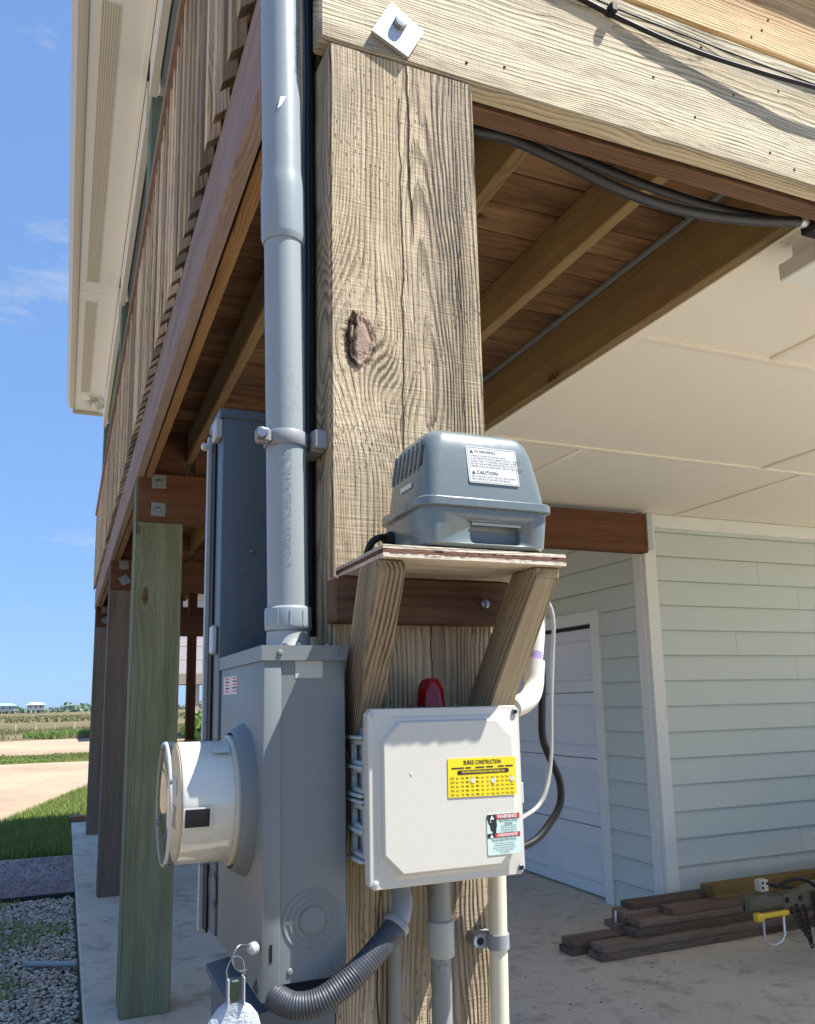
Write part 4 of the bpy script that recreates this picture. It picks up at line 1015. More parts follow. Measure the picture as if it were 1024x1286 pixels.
box('fixture_rail', (1.815, 2.6), (1.43, 1.555), (2.645, 2.698), M_TRIM, wb, bevel=.004)
box('fixture_tube', (1.95, 2.6), (1.46, 1.52), (2.615, 2.643), flat('aged_tube', (.55, .5, .42), .4), wb, bevel=.008)

# ---- plywood shelf on braces
sh_ = empty('bracket_shelf', (.447, 1.0, 1.45), 'weathered plywood shelf on two slanted wooden braces holding the pump', 'shelf')
def ply(name, z0, z1, mat, jag):
    bm = bmesh.new(); n_ = 46
    x0, x1, y0, y1 = .325, .569, .842, 1.016
    top = []
    pts = [(x0+(x1-x0)*k/n_, y0) for k in range(n_)]+[(x1, y0+(y1-y0)*k/20) for k in range(20)]+[(x1-(x1-x0)*k/n_, y1) for k in range(n_)]+[(x0, y1-(y1-y0)*k/20) for k in range(20)]
    j = [(random.uniform(-jag, jag), random.uniform(-jag*.5, jag*.5)) for _ in pts]
    rings = [[(a+(jx if i else 0), b+jx+(.0004*math.sin(a*300)), zz) for i, ((a, b), (jx, jz)) in enumerate(zip(pts, j))] for zz in (z0, z1)]
    bm.free()
    return loft(name, rings, mat, sh_, (.447, .93, (z0+z1)/2), auto=30)
W_PLYD = wood('ply_core_wood', C('#7d5a4a'), C('#33201a'), 'x', rings=900, contrast=.9, bump=1.0, knots=False)
W_PLYL = wood('ply_edge_wood', C('#d5c9b4'), C('#8f7d68'), 'x', rings=500, contrast=.7, bump=.9, knots=False)
ply('ply_layer', 1.6608, 1.6654, W_PLYL, .0004); ply('ply_layer', 1.6655, 1.6706, W_PLYD, .0008); ply('ply_layer', 1.6707, 1.675, W_PLYL, .0004)
box('ledger', (.312, .569), (.981, 1.0185), (1.600, 1.6595), W_LEDG, sh_, bevel=.003)
for x in (.345, .526): lathe('bolt', [(.0065, 0), (.0065, .004), (.003, .006)], (x, .981, 1.628), (0, -1, 0), M_STEEL, sh_, seg=10)
def brace(xt, xb, label):
    A_, B_ = Vector((xt, .885, 1.6602)), Vector((xb, 1.02, 1.44))
    X = (B_-A_).normalized(); Yv = Vector((1, 0, 0)); Yv = (Yv-X*Yv.dot(X)).normalized(); Z = X.cross(Yv)
    poly = [(.8565, 1.6602), (.8565, 1.6475), (.985, 1.440), (1.0185, 1.440), (1.0185, 1.4985), (.916, 1.6602)]
    bm = bmesh.new(); R = []
    M_ = Matrix((X, Yv, Z)).transposed().to_4x4(); M_.translation = (A_+B_)/2; inv = M_.inverted()
    for s in (-.018, .018):
        R.append([bm.verts.new(inv @ Vector((xt+(xb-xt)*(1.66-z)/.22+s, y, z))) for y, z in poly])
    bm.faces.new(R[0][::-1]); bm.faces.new(R[1])
    for k in range(6): bm.faces.new((R[0][k], R[0][(k+1) % 6], R[1][(k+1) % 6], R[1][k]))
    bmesh.ops.bevel(bm, geom=bm.edges[:], offset=.0018, segments=2, affect='EDGES')
    o = from_bm('brace', bm, W_BRACE); o.matrix_world = M_; o.parent = sh_; o.matrix_parent_inverse = sh_.matrix_world.inverted()
    return o
brace(.340, .352, ''); brace(.551, .526, '')

# ---- air pump
pm = empty('air_pump', (.468, .92, 1.675), 'grey plastic linear air pump sitting on the plywood shelf', 'air pump')
def rr3(z, x0, x1, y0, y1, r): return [(a, b, z) for a, b in rrect(x0, x1, y0, y1, r, 6)]
ctr = (.468, .92, 1.72)
lower = loft('lower_housing', [rr3(1.681, .390, .547, .857, .983, .014), rr3(1.684, .386, .551, .853, .987, .015), rr3(1.722, .3825, .5545, .850, .990, .016), rr3(1.7275, .3825, .5545, .850, .990, .016)], M_PUMP, pm, ctr)
cut = box('cut', (.441, .512), (.835, .868), (1.6845, 1.7105), M_PUMPD, None, bevel=.007, seg=3)
md = lower.modifiers.new('recess', 'BOOLEAN'); md.operation = 'DIFFERENCE'; md.object = cut; md.solver = 'EXACT'
dg = bpy.context.evaluated_depsgraph_get()
nm_ = bpy.data.meshes.new_from_object(lower.evaluated_get(dg)); lower.modifiers.clear(); lower.data = nm_
bpy.data.objects.remove(cut)
loft('rim', [rr3(1.7278, .378, .5585, .8465, .9935, .018), rr3(1.7288, .3765, .560, .845, .995, .019), rr3(1.7375, .3765, .560, .845, .995, .019), rr3(1.7388, .378, .5585, .8465, .9935, .018)], M_PUMP, pm, ctr)
loft('hood', [rr3(1.7390, .386, .553, .852, .987, .016), rr3(1.7676, .388, .549, .855, .985, .017), rr3(1.8006, .392, .5435, .860, .982, .018), rr3(1.8182, .3955, .538, .864, .980, .019), rr3(1.8264, .399, .533, .8685, .977, .020), rr3(1.8309, .406, .525, .876, .970, .019), rr3(1.8323, .418, .512, .888, .958, .016)], M_PUMP, pm, ctr, auto=50)
for x in (.402, .535):
    for y in (.87, .97): lathe('foot', [(.010, 0), (.012, .002), (.012, .0055)], (x, y, 1.6752), (0, 0, 1), M_BLACK, pm, seg=14)
hp = extrude_poly('handle_lip', rrect(.4425, .5105, 1.7065, 1.7095, .0012, 2), ((0, .8512, 0), (1, 0, 0), (0, 0, 1), (0, -1, 0)), .0018, M_PUMPD, pm)
# vents on the left of the hood: dark slots with ribs between
for k in range(7):
    y = .878+k*.0140
    ztop = 1.812-.0006*k; 
    obox('vent_slot', (.3895, y, 1.783), (.3952, y, 1.811), .0075, .003, (-1, 0, .15), flat('vent_dark', (.02, .022, .025), .5), pm, bevel=.0005)
    obox('vent_rib', (.3895, y+.007, 1.779), (.3962, y+.007, 1.8195), .0050, .0045, (-1, 0, .15), M_PUMP, pm, bevel=.001)
obox('side_label', (.3865, .900, 1.764), (.3865, .935, 1.764), .0001+.006, .0012, (-1, 0, .08), M_WHITE, pm, bevel=0)
# cord
lathe('cord_grommet', [(.010, 0), (.011, .004), (.008, .010), (.0055, .014)], (.3845, .962, 1.706), (-1, -.15, 0), M_BLACK, pm, seg=16)
tube('power_cord', [(.383, .962, 1.706), (.366, .955, 1.707), (.354, .955, 1.700), (.350, .962, 1.688), (.356, .985, 1.679), (.37, 1.005, 1.679)], .0046, M_BLACK, pm, seg=10, spline=6)
# warning label on the sloping front
uyv = Vector((0, .0050, .030)).normalized(); uxv = Vector((1, 0, 0)); unv = uxv.cross(uyv)
lo = Vector((.4785, .8577, 1.7845))+unv*.0006
def on_lab(a, b): return lo+uxv*a+uyv*b
lb = loft('warning_label', [[on_lab(a, b)+unv*d for a, b in rrect(-.035, .035, -.0245, .0245, .002, 3)] for d in (-.0004, .0004)], M_WHITE, pm, tuple(lo))
for (a0, a1, b0, b1) in ((-.0335, .0335, -.0232, -.0228), (-.0335, .0335, .0228, .0232), (-.0335, -.0331, -.0228, .0228), (.0331, .0335, -.0228, .0228)):
    loft('border_line', [[on_lab(a, b)+unv*d for a, b in ((a0, b0), (a1, b0), (a1, b1), (a0, b1))] for d in (.00045, .0006)], M_PRINT, lb, tuple(lo))
def tri(frame_o, ux, uy, un, s, mat, parent):
    return loft('warning_triangle', [[frame_o+ux*a*s+uy*b*s+un*d for a, b in ((-.55, -.5), (.55, -.5), (0, .5))] for d in (.0005, .0007)], mat, parent, tuple(frame_o))
tri(on_lab(-.028, .018), uxv, uyv, unv, .005, M_PRINT, lb); tri(on_lab(-.028, -.0105), uxv, uyv, unv, .005, M_PRINT, lb)
text('lettering', 'WARNING', .0062, (on_lab(-.024, .018)+unv*.0005, uxv, uyv), M_PRINT, lb, 'LEFT')
text('lettering', 'CAUTION', .0066, (on_lab(-.024, -.0105)+unv*.0005, uxv, uyv), M_PRINT, lb, 'LEFT', bold=.0001)
text('lettering', 'TO REDUCE THE RISK OF ELECTRIC SHOCK:\nDO NOT REMOVE COVER OR OPERATE WITHOUT HOUSING.\nCONNECT ONLY TO A PROPERLY GROUNDED OUTLET.\nTHIS PUMP HAS NOT BEEN INVESTIGATED FOR USE IN\nSWIMMING POOL OR MARINE AREAS. KEEP DRY AND COVERED.', .0036, (on_lab(-.0315, .0048)+unv*.0005, uxv, uyv), M_PRINT, lb, 'LEFT', sx=.72)
text('lettering', 'RISK OF ELECTRIC SHOCK. USE ONLY REPLACEMENT\nPARTS SUPPLIED BY THE MAKER. SEE MANUAL.', .0036, (on_lab(-.0315, -.0178)+unv*.0005, uxv, uyv), M_PRINT, lb, 'LEFT', sx=.72)

# ---- control enclosure
en = empty('control_box', (.445, .98, 1.28), 'light grey plastic control box with hinged lid and yellow service sticker', 'control box')
def octo(x0, x1, z0, z1, c, y): return [(x0+c, y, z0), (x1-c, y, z0), (x1, y, z0+c), (x1, y, z1-c), (x1-c, y, z1), (x0+c, y, z1), (x0, y, z1-c), (x0, y, z0+c)]
ec = (.445, .96, 1.385)
loft('box_body', [octo(.356, .539, 1.298, 1.472, .018, 1.0175), octo(.352, .543, 1.294, 1.476, .014, 1.005), octo(.350, .545, 1.291, 1.479, .010, .946)], M_ENCB, en, ec, auto=25)
FX0, FX1, FZ0, FZ1 = .340, .5505, 1.2805, 1.4905
def ring(i, y, c): return octo(FX0+i, FX1-i, FZ0+i, FZ1-i, c, y)
lid = loft('lid', [ring(.001, .9455, .006), ring(0, .944, .006), ring(0, .933, .006), ring(.0012, .9315, .006), ring(.0095, .9312, .021), ring(.0125, .9293, .0215), ring(.0155, .9288, .022), ring(.0165, .9262, .0222), ring(.0178, .9252, .0225)], M_ENC, en, ec, auto=22)
LY = .9251
for (x, z, big) in ((.3475, 1.4825, 0), (.543, 1.4825, 1), (.3475, 1.2885, 0), (.543, 1.2885, 1)):
    s_ = lathe('lid_screw', [(.0042, 0), (.0042, .0014), (.0036, .0018), (.003, .0014), (.001, .0012)] if big else [(.0036, 0), (.0036, .0008), (.003, .0010)], (x, .9313, z), (0, -1, 0), M_STEEL if big else M_ENCB, lid, seg=18)
    if big:
        for a in (.3, 1.87): obox('screw_slot', (x-.0026*math.cos(a), .9296, z-.0026*math.sin(a)), (x+.0026*math.cos(a), .9296, z+.0026*math.sin(a)), .0009, .0006, (0, -1, 0), M_BLACK, s_, bevel=0)
for (z0, z1) in ((1.422, 1.452), (1.389, 1.418), (1.346, 1.375), (1.313, 1.343)):
    rg = loft('hinge', [[(.3408, y, z) for y, z in ((.946, z0), (.985, z0), (.985, z1), (.946, z1))], [(.3475, y, z) for y, z in ((.946, z0), (.985, z0), (.985, z1), (.946, z1))]], M_ENCB, en, (.344, .966, (z0+z1)/2))
    bm = bmesh.new(); bm.from_mesh(rg.data)
    # open the middle of the loop
    fs = [f for f in bm.faces if abs(f.normal.x) > .9]
    r_ = bmesh.ops.inset_individual(bm, faces=fs, thickness=.0072)
    fs2 = [f for f in bm.faces if abs(f.normal.x) > .9 and f.calc_area() < .0007 and len(f.verts) == 4 and abs(f.calc_center_median().z) < .002 and abs(f.calc_center_median().y) < .004]
    if len(fs2) >= 2: bmesh.ops.bridge_loops(bm, edges=list({e for f in fs2 for e in f.edges})); bmesh.ops.delete(bm, geom=fs2, context='FACES_ONLY')
    bmesh.ops.recalc_face_normals(bm, faces=bm.faces); bm.to_mesh(rg.data); bm.free()
for z in (1.4555, 1.4195, 1.386, 1.379, 1.3445, 1.3095):
    box('hinge_ear', (.336, .3515), (.948, .99), (z-.0022, z+.0018), M_ENCB, en, bevel=.001, seg=2)
box('lid_latch', (.5506, .5545), (.934, .958), (1.366, 1.392), M_ENC, en, bevel=.0012)
# yellow service record sticker
FR = lambda x, z: Vector((x, LY-.0006, z))
ys_ = loft('service_sticker', [[(a, LY-.0001-d, b) for a, b in ((.4405, 1.381), (.5365, 1.3795), (.5370, 1.4265), (.4410, 1.4275))] for d in (0, .0005)], M_YEL, en, (.489, LY, 1.404))
ux, uz = Vector((1, 0, -.012)).normalized(), Vector((.012, 0, 1)).normalized()
text('lettering', 'BURKE CONSTRUCTION', .0072, (FR(.489, 1.4215), ux, uz), M_PRINT, ys_, bold=.00016, sx=.66)
for (a, b) in ((.446, .463), (.465, .4725), (.479, .4915), (.494, .504), (.511, .5195), (.5215, .5325)):
    box('print_line', (a, b), (LY-.00085, LY-.0006), (1.4148, 1.4164), M_PRINT, ys_, bevel=0)
bar = loft('title_bar', [[(a, LY-.0006-d, b) for a, b in rrect(.4535, .5265, 1.4075, 1.4128, .0025, 4)] for d in (0, .0002)], M_PRINT, ys_, (.489, LY, 1.41))
text('lettering', 'ROUTINE MAINTENANCE PERFORMED ON', .0039, (FR(.490, 1.4101)-Y_*.0002, ux, uz), M_YEL, bar, bold=.00005, sx=.80)
for i, yr in enumerate((2023, 2024, 2025, 2026, 2027)):
    zz = 1.4037-i*.0050
    for j, mth in enumerate([str(yr)]+'Jan Feb Mar Apr May Jun Jul Aug Sep Oct Nov Dec'.split()):
        text('lettering', mth, .0037, (FR(.4465+j*.0070, zz-.0001*j), ux, uz), M_PRINT, ys_, bold=.00003, sx=.80)
for (a, b) in ((.4745, 1.4), (.5035, 1.3985), (.5305, 1.3995)):
    lathe('punched_dot', [(.0032, 0), (.0032, .0002)], (a, LY-.0009, b), (0, -1, 0), M_WHITE, ys_, seg=14)
# bilingual shock warning sticker
wx0, wx1, wz0, wz1 = .4925, .5395, 1.3085, 1.3575
ws = loft('shock_sticker', [[(a, LY-.0001-d, b) for a, b in rrect(wx0, wx1, wz0, wz1, .0022, 3)] for d in (0, .0004)], flat('pale_mint_label', C('#c6ddd5'), .45), en, (.516, LY, 1.333))
def patch(nm, a0, a1, b0, b1, m_, par, d=.0006): return loft(nm, [[(a, LY-d-e, b) for a, b in ((a0, b0), (a1, b0), (a1, b1), (a0, b1))] for e in (0, .0001)], m_, par, ((a0+a1)/2, LY-d, (b0+b1)/2))
patch('black_band', wx0+.0004, wx1-.0004, 1.3508, 1.3570, M_PRINT, ws); patch('red_band', wx0+.0125, wx1-.0010, 1.3513, 1.3566, M_RED, ws, .00075)
patch('black_band', wx0+.0004, wx1-.0004, 1.3290, 1.3342, M_PRINT, ws); patch('red_band', wx0+.0110, wx1-.0010, 1.3294, 1.3338, M_RED, ws, .00075)
W2 = flat('label_white_print', (.8, .8, .78), .5)
text('lettering', 'WARNING!', .0062, (Vector((wx0+.0285, LY-.0009, 1.3539)), X_, Z_), W2, ws, bold=.00012, sx=.88)
text('lettering', 'AVERTISSEMENT!', .0047, (Vector((wx0+.0282, LY-.0009, 1.3315)), X_, Z_), W2, ws, bold=.00008, sx=.80)
tri(Vector((wx0+.0072, LY-.0003, 1.3538)), X_, Z_, -Y_, .0052, W2, ws); tri(Vector((wx0+.0060, LY-.0003, 1.3315)), X_, Z_, -Y_, .0042, W2, ws)
extrude_poly('hand_symbol', [(.0012, .0105), (.0045, .0105), (.0045, .007), (.0062, .007), (.0062, .0105), (.0135, .0110), (.0140, .003), (.0128, -.002), (.0128, -.010), (.0070, -.010), (.0078, -.004), (.0050, -.002), (.0042, .0035), (.0020, .0065)],
             ((wx0, LY-.0005, 1.3405), (1, 0, 0), (0, 0, 1), (0, -1, 0)), .0002, M_PRINT, ws)
text('lettering', 'ELECTRICAL SHOCK\nHAZARD', .0036, (Vector((wx0+.0305, LY-.0006, 1.3467)), X_, Z_), M_PRINT, ws, bold=.00004, sx=.8)
text('lettering', 'More than one disconnect\nswitch may be required to\nde-energize the equipment\nbefore servicing.', .0027, (Vector((wx0+.0305, LY-.0006, 1.3386)), X_, Z_), M_PRINT, ws, sx=.78, shear=.2)
text('lettering', "RISQUE D'ELECTROCUTION", .0034, (Vector(((wx0+wx1)/2, LY-.0006, 1.3258)), X_, Z_), M_PRINT, ws, bold=.00004, sx=.8)
text('lettering', "Il est possible que le panneau de\ncontrole soit alimente par plusieurs\nsources. Assurez-vous que toutes les\nsources soient coupees avant\ntoute reparation.", .0027, (Vector(((wx0+wx1)/2, LY-.0006, 1.3168)), X_, Z_), M_PRINT, ws, sx=.78, shear=.2)
# small latch mark near the top
lathe('moulding_mark', [(.002, 0), (.0018, .0002)], (.392, LY-.0001, 1.412), (0, -1, 0), M_WHITE, lid, seg=12)

en.scale = (.9677, 1.243, .9677); en.location = (.4306, .9709, 1.2871)

# ---- red beacon on the box
bc = empty('alarm_beacon', (.442, .98, 1.478), 'small red alarm light on top of the control box', 'alarm light')
n = NT('red_lens'); M_LENS = n.set(Base_Color=(.30, .004, .008), Roughness=.12, Specular_IOR_Level=.6, Transmission_Weight=.25, IOR=1.45)
lathe('beacon_base', [(.0205, 0), (.0210, .002), (.0210, .0125), (.0195, .014)], (.442, .98, 1.4775), (0, 0, 1), paint('dark_red_base', (.12, .006, .008), .4), bc, seg=28)
lens = lathe('lens', [(.0186, .0138), (.0184, .020), (.0172, .034), (.0150, .043), (.0115, .0485), (.006, .0505), (.0, .051)], (.442, .98, 1.4775), (0, 0, 1), M_LENS, bc, seg=28, cap1=False)
for a in range(0, 360, 45):
    ca, sa = math.cos(math.radians(a)), math.sin(math.radians(a))
    obox('lens_rib', (.442+.0186*ca, .98+.0186*sa, 1.493), (.442+.0168*ca, .98+.0168*sa, 1.5130), .0012, .0014, (ca, sa, 0), M_LENS, lens, bevel=.0002)

# ---- pipes below and beside the control box
wp = empty('white_pipe', (.53, .985, 0), 'cream white plastic pipe running down the post under the control box', 'pipe')
tube('pipe', [(.533, .985, 1.300), (.530, .987, 1.1), (.528, .99, .0)], .0119, M_PVCW, wp, seg=24)
st_ = lathe('pipe_strap', [(.0122, -.009), (.0142, -.009), (.0142, .009), (.0122, .009)], (.5315, .986, 1.192), (0, 0, 1), M_CLAMPG, wp, seg=28, cap0=False, cap1=False)
ear = loft('strap_ear', [[(a, yy, b) for a, b in rrect(.4985, .522, 1.184, 1.2015, .0085, 5)] for yy in (.990, .996)], M_CLAMPG, wp, (.51, .99, 1.193))
lathe('strap_screw', [(.0048, 0), (.003, -.002)], (.5075, .9897, 1.193), (0, -1, 0), M_BLACK, ear, seg=14)
box('strap_foot', (.502, .53), (.996, 1.019), (1.185, 1.201), M_CLAMPG, wp, bevel=.002)
gp = empty('grey_conduit', (.447, .985, 0), 'stained grey conduit with a wide coupling below the control box', 'conduit')
tube('upper_pipe', [(.448, .985, 1.300), (.449, .985, 1.22)], .0145, M_PVCD, gp, seg=26)
tube('coupling', [(.4495, .985, z) for z in (1.1845, 1.186, 1.226, 1.2275)], 0, paint('pale_coupling', C('#a6aaa6'), .5, dirt=.15, scale=30), gp, seg=30, radii=[.0160, .0172, .0172, .0155])
tube('lower_pipe', [(.449, .985, 1.186), (.448, .987, .6), (.447, .99, 0)], .0128, M_PVCD, gp, seg=26)
tpz = tube('thin_pipe', [(.395, 1.005, 1.235), (.394, 1.007, .6), (.393, 1.008, 0)], .0088, paint('thin_grey_pipe', C('#83857e'), .5, dirt=.35, scale=18), None, seg=18)
tag(tpz, 'thin grey pipe behind the flexible conduit on the post', 'pipe')

# ---- flexible conduit looping from the control box to the meter box
fx = empty('flexible_conduit', (.385, .96, 1.28), 'dark ribbed flexible conduit looping from control box to meter box', 'conduit')
tube('elbow', [(.3895, .972, 1.300), (.390, .970, 1.275), (.389, .962, 1.262), (.383, .952, 1.249), (.3725, .944, 1.2375), (.369, .943, 1.2345)], .0128, M_CLAMPG, fx, seg=22, spline=4)
obox('elbow_nut', (.3905, .971, 1.2925), (.3903, .9705, 1.281), .033, .033, (0, 1, 0), M_CLAMPG, fx, bevel=.006)
path = catmull([(.377, .946, 1.242), (.368, .942, 1.2335), (.344, .937, 1.214), (.322, .935, 1.1975), (.303, .935, 1.185), (.277, .938, 1.1715), (.252, .948, 1.168), (.234, .965, 1.1755), (.226, .985, 1.187)], 40)
dist = [0]
for a, b in zip(path, path[1:]): dist.append(dist[-1]+(b-a).length)
rad = [.0143+.00045*math.sin(2*math.pi*d/.0034)*(1.0 if d > .075 else .3) for d in dist]
tube('ribbed_hose', path, 0, M_FLEX, fx, seg=24, radii=rad)
lathe('hose_collar', [(.0160, -.004), (.0166, -.003), (.0166, .003), (.0160, .004)], (.3735, .9445, 1.2385), (-.73, -.3, -.6), M_CLAMPG, fx, seg=24)

# ---- lower box under the meter box
lb2 = empty('lower_box', (.26, 1.1, .8), 'blue grey steel box under the meter box, mostly below the frame', 'electrical box')
loft('box_body', rings_box(.206, .317, 1.004, 1.22, .78, 1.135, .003), M_PANEL, lb2, (.26, 1.1, .95))
loft('box_lid', [[(.199, .997, 1.135), (.318, .997, 1.135), (.318, 1.226, 1.135), (.199, 1.226, 1.135)], [(.199, .997, 1.144), (.318, .997, 1.164), (.318, 1.226, 1.164), (.199, 1.226, 1.144)]], M_PANEL, lb2, (.26, 1.1, 1.15))
lathe('pipe_stub', [(.014, 0), (.014, .032)], (.295, 1.06, 1.163), (0, 0, 1), M_PVCG, lb2, seg=18)

# ---- white air line with elbow, black cable and clear hose right of the post
al = empty('air_line', (.6, 1.0, 1.49), 'white plastic pipe with elbow entering the control box from the right', 'pipe')
tube('pipe', [(.616, 1.004, 1.545), (.628, 1.01, 1.60), (.632, 1.02, 1.632), (.625, 1.03, 1.645), (.600, 1.035, 1.647), (.565, 1.036, 1.647)], .0108, M_PVCP, al, seg=20, spline=5)
tube('elbow', [(.617, 1.004, 1.552), (.614, 1.0025, 1.535), (.611, 1.0, 1.520), (.604, .995, 1.507), (.592, .985, 1.4985), (.576, .974, 1.4925), (.556, .966, 1.487)], 0, M_PVCP, al, seg=22, spline=4, radii=[.0142]*5+[.0140]*20)
lathe('purple_primer', [(.0110, 0), (.0110, .012)], (.6165, 1.004, 1.5525), (.2, .1, 1), flat('primer_stain', C('#a592b5'), .5), al, seg=20)
o = tube('black_hose', [(.556, .985, 1.30), (.598, .995, 1.309), (.625, 1.0, 1.328), (.644, 1.0, 1.353), (.645, 1.0, 1.385), (.630, 1.0, 1.419), (.621, 1.0, 1.445), (.622, 1.0, 1.485), (.627, 1.003, 1.535), (.626, 1.02, 1.58), (.605, 1.045, 1.61), (.57, 1.05, 1.62)], .0052, M_BLACK, None, seg=12, spline=6)
tag(o, 'black cable curving out beside the control box', 'cable')
n = NT('clear_vinyl'); M_VINYL = n.set(Base_Color=(.75, .74, .68), Roughness=.15, Transmission_Weight=.55, IOR=1.3)
o = tube('clear_hose', [(.553, .955, 1.345), (.598, .985, 1.354), (.617, .99, 1.376), (.630, .995, 1.419), (.635, .995, 1.495), (.641, .995, 1.56), (.645, .995, 1.605), (.643, 1.0, 1.632), (.63, 1.01, 1.650), (.60, 1.03, 1.655)], .0029, M_VINYL, None, seg=12, spline=6)
tag(o, 'clear vinyl tube curving right of the control box', 'tube')

# ---- floodlight under the far soffit
fl = empty('security_light', (.17, 10.55, 5.33), 'white twin head floodlight under the far end of the soffit', 'floodlight')
lathe('mount_plate', [(.055, 0), (.055, .02), (.03, .03)], (.17, 10.55, 5.334), (0, 0, -1), M_TRIM, fl, seg=24)
for s in (-1, 1):
    hd = lathe('lamp_head', [(.018, 0), (.03, .03), (.05, .09), (.055, .12), (.05, .122)], (.17+.02*s, 10.55-.02, 5.31), (.55*s, -.55, -.75), M_TRIM, fl, seg=24)

# dry leaf bits and grit blown across the slab
V, F_ = [], []
for i in range(260):
    x = rng.uniform(.3, 5.2); y = rng.uniform(2.6, 6.5) if rng.random() < .7 else rng.uniform(6.5, 11)
    if rng.random() < .5: x, y = 2.4+rng.normal()*.6, 3.9+rng.normal()*.35
    q = rng.uniform(.003, .010); a = rng.random()*6.28; ca, sa = math.cos(a)*q, math.sin(a)*q
    k = len(V); V += [(x-ca, y-sa, .002), (x-sa*.45, y+ca*.45, .002+q*.35), (x+ca, y+sa, .003), (x+sa*.4, y-ca*.4, .002+q*.15)]; F_.append((k, k+1, k+2, k+3))
scatter('leaf_litter', V, F_, leafmat('dry_leaf', C('#3f3022'), C('#6b563e')), label='dry leaf bits scattered over the slab')

# ================================================================== LUMBER AND TRAILER
LUM = [ # x0, x1, y0, y1, z0, h, mat, label
    (2.90, 5.6, 4.150, 4.285, .002, .038, 0, 'old brown plank lying lowest at the front of the pile'),
    (2.925, 5.6, 4.160, 4.290, .0405, .038, 0, 'old plank resting on the front bottom plank of the pile'),
    (2.81, 5.2, 4.325, 4.455, .002, .038, 0, 'short looking plank end poking out furthest left on the floor'),
    (2.835, 5.2, 4.330, 4.460, .0405, .038, 0, 'plank end stacked on the leftmost floor plank'),
    (3.20, 5.5, 4.215, 4.345, .0792, .038, 0, 'dark rotten plank in the middle layer with a pale cut end'),
    (3.27, 5.4, 4.255, 4.385, .1176, .038, 0, 'dark wet looking plank above the middle layer'),
    (3.20, 5.0, 4.405, 4.535, .0792, .038, 0, 'plank under the long upper left plank'),
    (3.26, 5.0, 4.405, 4.535, .1176, .060, 0, 'long grey brown plank at upper left with a white end clip'),
    (3.53, 5.6, 4.270, 4.395, .1560, .040, 0, 'grey brown plank with a pale nail plate on its end'),
    (3.34, 5.3, 4.415, 4.540, .1780, .036, 0, 'grey plank just under the yellowish planks against the wall'),
    (3.93, 5.7, 4.330, 4.460, .1965, .038, 1, 'yellowish plank second from the top of the pile'),
    (3.92, 5.7, 4.335, 4.460, .2350, .038, 1, 'yellowish plank on top of the pile'),
]
for (x0, x1, y0, y1, z0, h, m_, lab) in LUM:
    o = box('plank', (x0, x1), (y0, y1), (z0, z0+h), W_LUMY if m_ else W_LUM, None, bevel=.002)
    o.rotation_euler = (0, 0, random.uniform(-.006, .004))
    tag(o, lab, 'plank', 'pile of old lumber by the siding wall')
o = tube('bent_hook', [(3.235, 4.46, .115), (3.225, 4.445, .118), (3.222, 4.44, .15), (3.228, 4.445, .185)], .006, flat('white_hook', (.7, .7, .68), .5), None, seg=8, spline=4)
tag(o, 'small white hook on the end of the upper left plank', 'hook')

tr_ = empty('trailer', (3.9, 3.6, 0), 'olive tan trailer tongue with coupler and chains at the right edge', 'trailer')
M_TR = paint('trailer_paint', C('#55523f'), .55, dirt=.6, dirtcol=(.07, .05, .035), scale=12, var=.15)
M_CHN = paint('rusty_chain', C('#3a3733'), .5, metal=.6, dirt=.4, scale=40)
cx, cyy, cz = 3.50, 3.6, .375
loft('coupler', [[(x, cyy+a, cz+b) for a, b in rrect(-w_, w_, -.045, h_, .02, 3)] for x, w_, h_ in ((cx-.045, .016, .000), (cx-.03, .036, .026), (cx+.02, .043, .042), (cx+.07, .040, .046), (cx+.10, .036, .030), (cx+.20, .034, .026))], M_TR, tr_, (cx+.07, cyy, cz))
box('tongue', (cx+.20, 4.6), (cyy-.035, cyy+.035), (.318, .405), M_TR, tr_, bevel=.006)
for x in (cx+.23, cx+.33): lathe('bolt_hole', [(.016, 0), (.016, .003)], (x, cyy-.0345, .372), (0, -1, 0), M_BLACK, tr_, seg=16)
for s in (-1, 1):
    obox('frame_arm', (cx+.42, cyy+.04*s, .362), (5.0, cyy+.42*s, .362), .06, .085, (0, 0, 1), M_TR, tr_, bevel=.006)
lt = box('latch_bracket', (cx+.055, cx+.115), (cyy-.03, cyy+.02), (cz+.052, cz+.115), flat('pale_latch', (.45, .43, .36), .4), tr_, bevel=.006)
for (a, b) in ((.07, .075), (.10, .095), (.07, .10)): lathe('hole', [(.008, 0), (.008, .002)], (cx+a, cyy-.0302, cz+b), (0, -1, 0), M_BLACK, lt, seg=10)
obox('latch_arm', (cx+.11, cyy, cz+.085), (cx+.30, cyy, cz+.05), .03, .018, (0, 0, 1), M_BLACK, tr_, bevel=.003)
tube('brake_hose', [(cx+.14, cyy-.05, cz+.075), (cx+.25, cyy-.055, cz+.105), (cx+.38, cyy-.05, cz+.085), (cx+.52, cyy-.05, cz+.0), (cx+.7, cyy-.05, cz+.04)], .009, M_BLACK, tr_, seg=10, spline=6)
YB = flat('yellow_lock', (.75, .48, .02), .35)
lk = box('coupler_lock', (cx-.005, cx+.20), (cyy-.075, cyy-.050), (.306, .332), YB, tr_, bevel=.005, seg=2)
box('lock_end', (cx-.035, cx+.005), (cyy-.080, cyy-.046), (.294, .338), YB, lk, bevel=.006, seg=2)
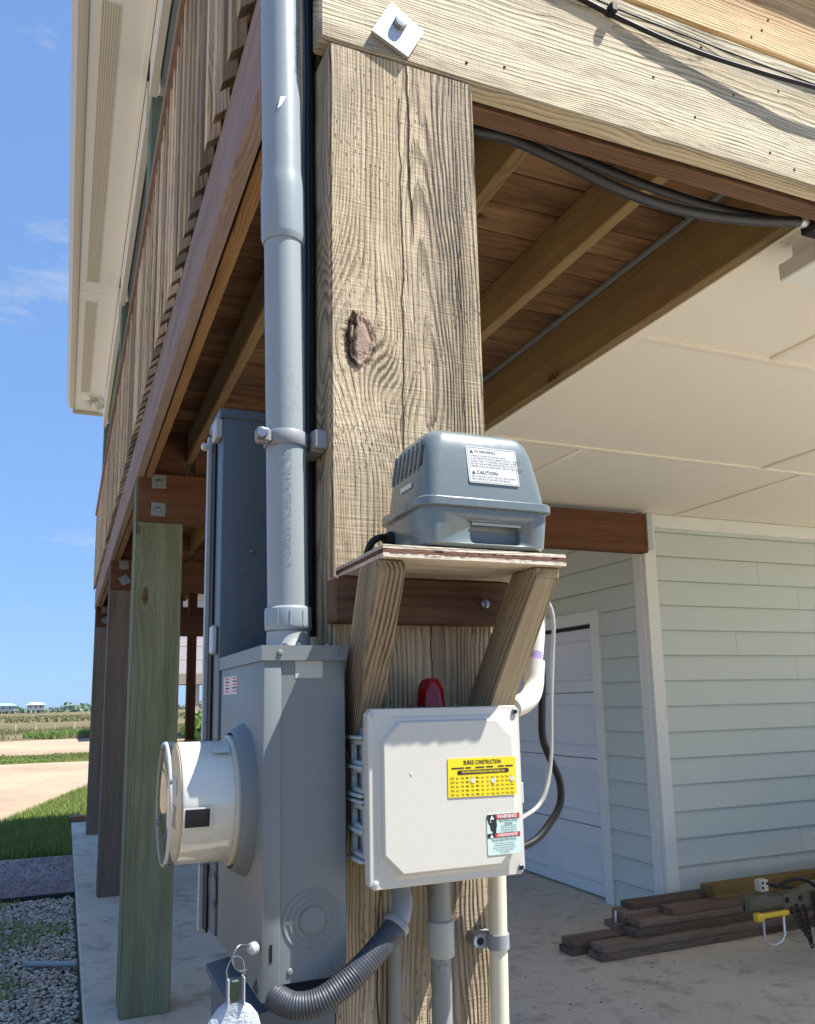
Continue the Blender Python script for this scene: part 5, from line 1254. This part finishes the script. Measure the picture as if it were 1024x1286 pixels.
tube('lock_shackle', [(cx+.02, cyy-.062, .315), (cx+.02, cyy-.062, .20), (cx+.045, cyy-.062, .175), (cx+.09, cyy-.062, .162), (cx+.135, cyy-.062, .175), (cx+.165, cyy-.062, .205), (cx+.167, cyy-.062, .315)], .0065, flat('shackle_steel', (.6, .6, .58), .3, .6), lk, seg=10)
def chain(x, y, ztop, n_, dx, dy):
    ch = empty('safety_chain', (x, y, ztop)); ch.parent = tr_; ch.matrix_parent_inverse = tr_.matrix_world.inverted()
    for i in range(n_):
        c0 = Vector((x+dx*i/n_, y+dy*i/n_, ztop-.024*i)); a = i % 2
        pts = []
        for k in range(13):
            t = 2*math.pi*k/12; u = math.cos(t)*.0095; v = math.sin(t)*.018
            pts.append(c0+(Vector((u, 0, v)) if a else Vector((0, u, v))))
        tube('chain_link', pts, .0042, M_CHN, ch, seg=6)
chain(cx+.29, cyy-.045, .325, 9, .07, -.02); chain(cx+.34, cyy-.048, .32, 8, .03, .0); chain(cx+.42, cyy-.05, .31, 9, -.05, -.03); chain(cx+.25, cyy-.045, .315, 6, .09, -.01)
tube('chain_hook', [(cx+.41, cyy-.06, .10), (cx+.40, cyy-.06, .085), (cx+.43, cyy-.06, .075), (cx+.44, cyy-.06, .10)], .006, M_CHN, tr_, seg=8, spline=3)
# trailer bed and wheel beyond the frame edge
box('bed', (4.6, 7.0), (2.95, 4.08), (.42, .50), M_TR, tr_, bevel=.01)
box('bed_side', (4.6, 7.0), (2.95, 2.99), (.50, .80), M_TR, tr_, bevel=.01)
box('cross_member', (4.62, 4.70), (3.0, 4.05), (.325, .42), M_TR, tr_, bevel=.006)
for y in (2.86, 3.98):
    wh = lathe('wheel', [(.12, 0), (.27, .01), (.29, .03), (.29, .13), (.27, .16), (.12, .165)], (5.8, y-.08, .29), (0, 1, 0), M_BLACK, tr_, seg=32)
tube('jack_leg', [(4.3, cyy-.08, .0), (4.3, cyy-.08, .6)], .03, M_GALV, tr_, seg=14)
print('objects', len(bpy.data.objects))
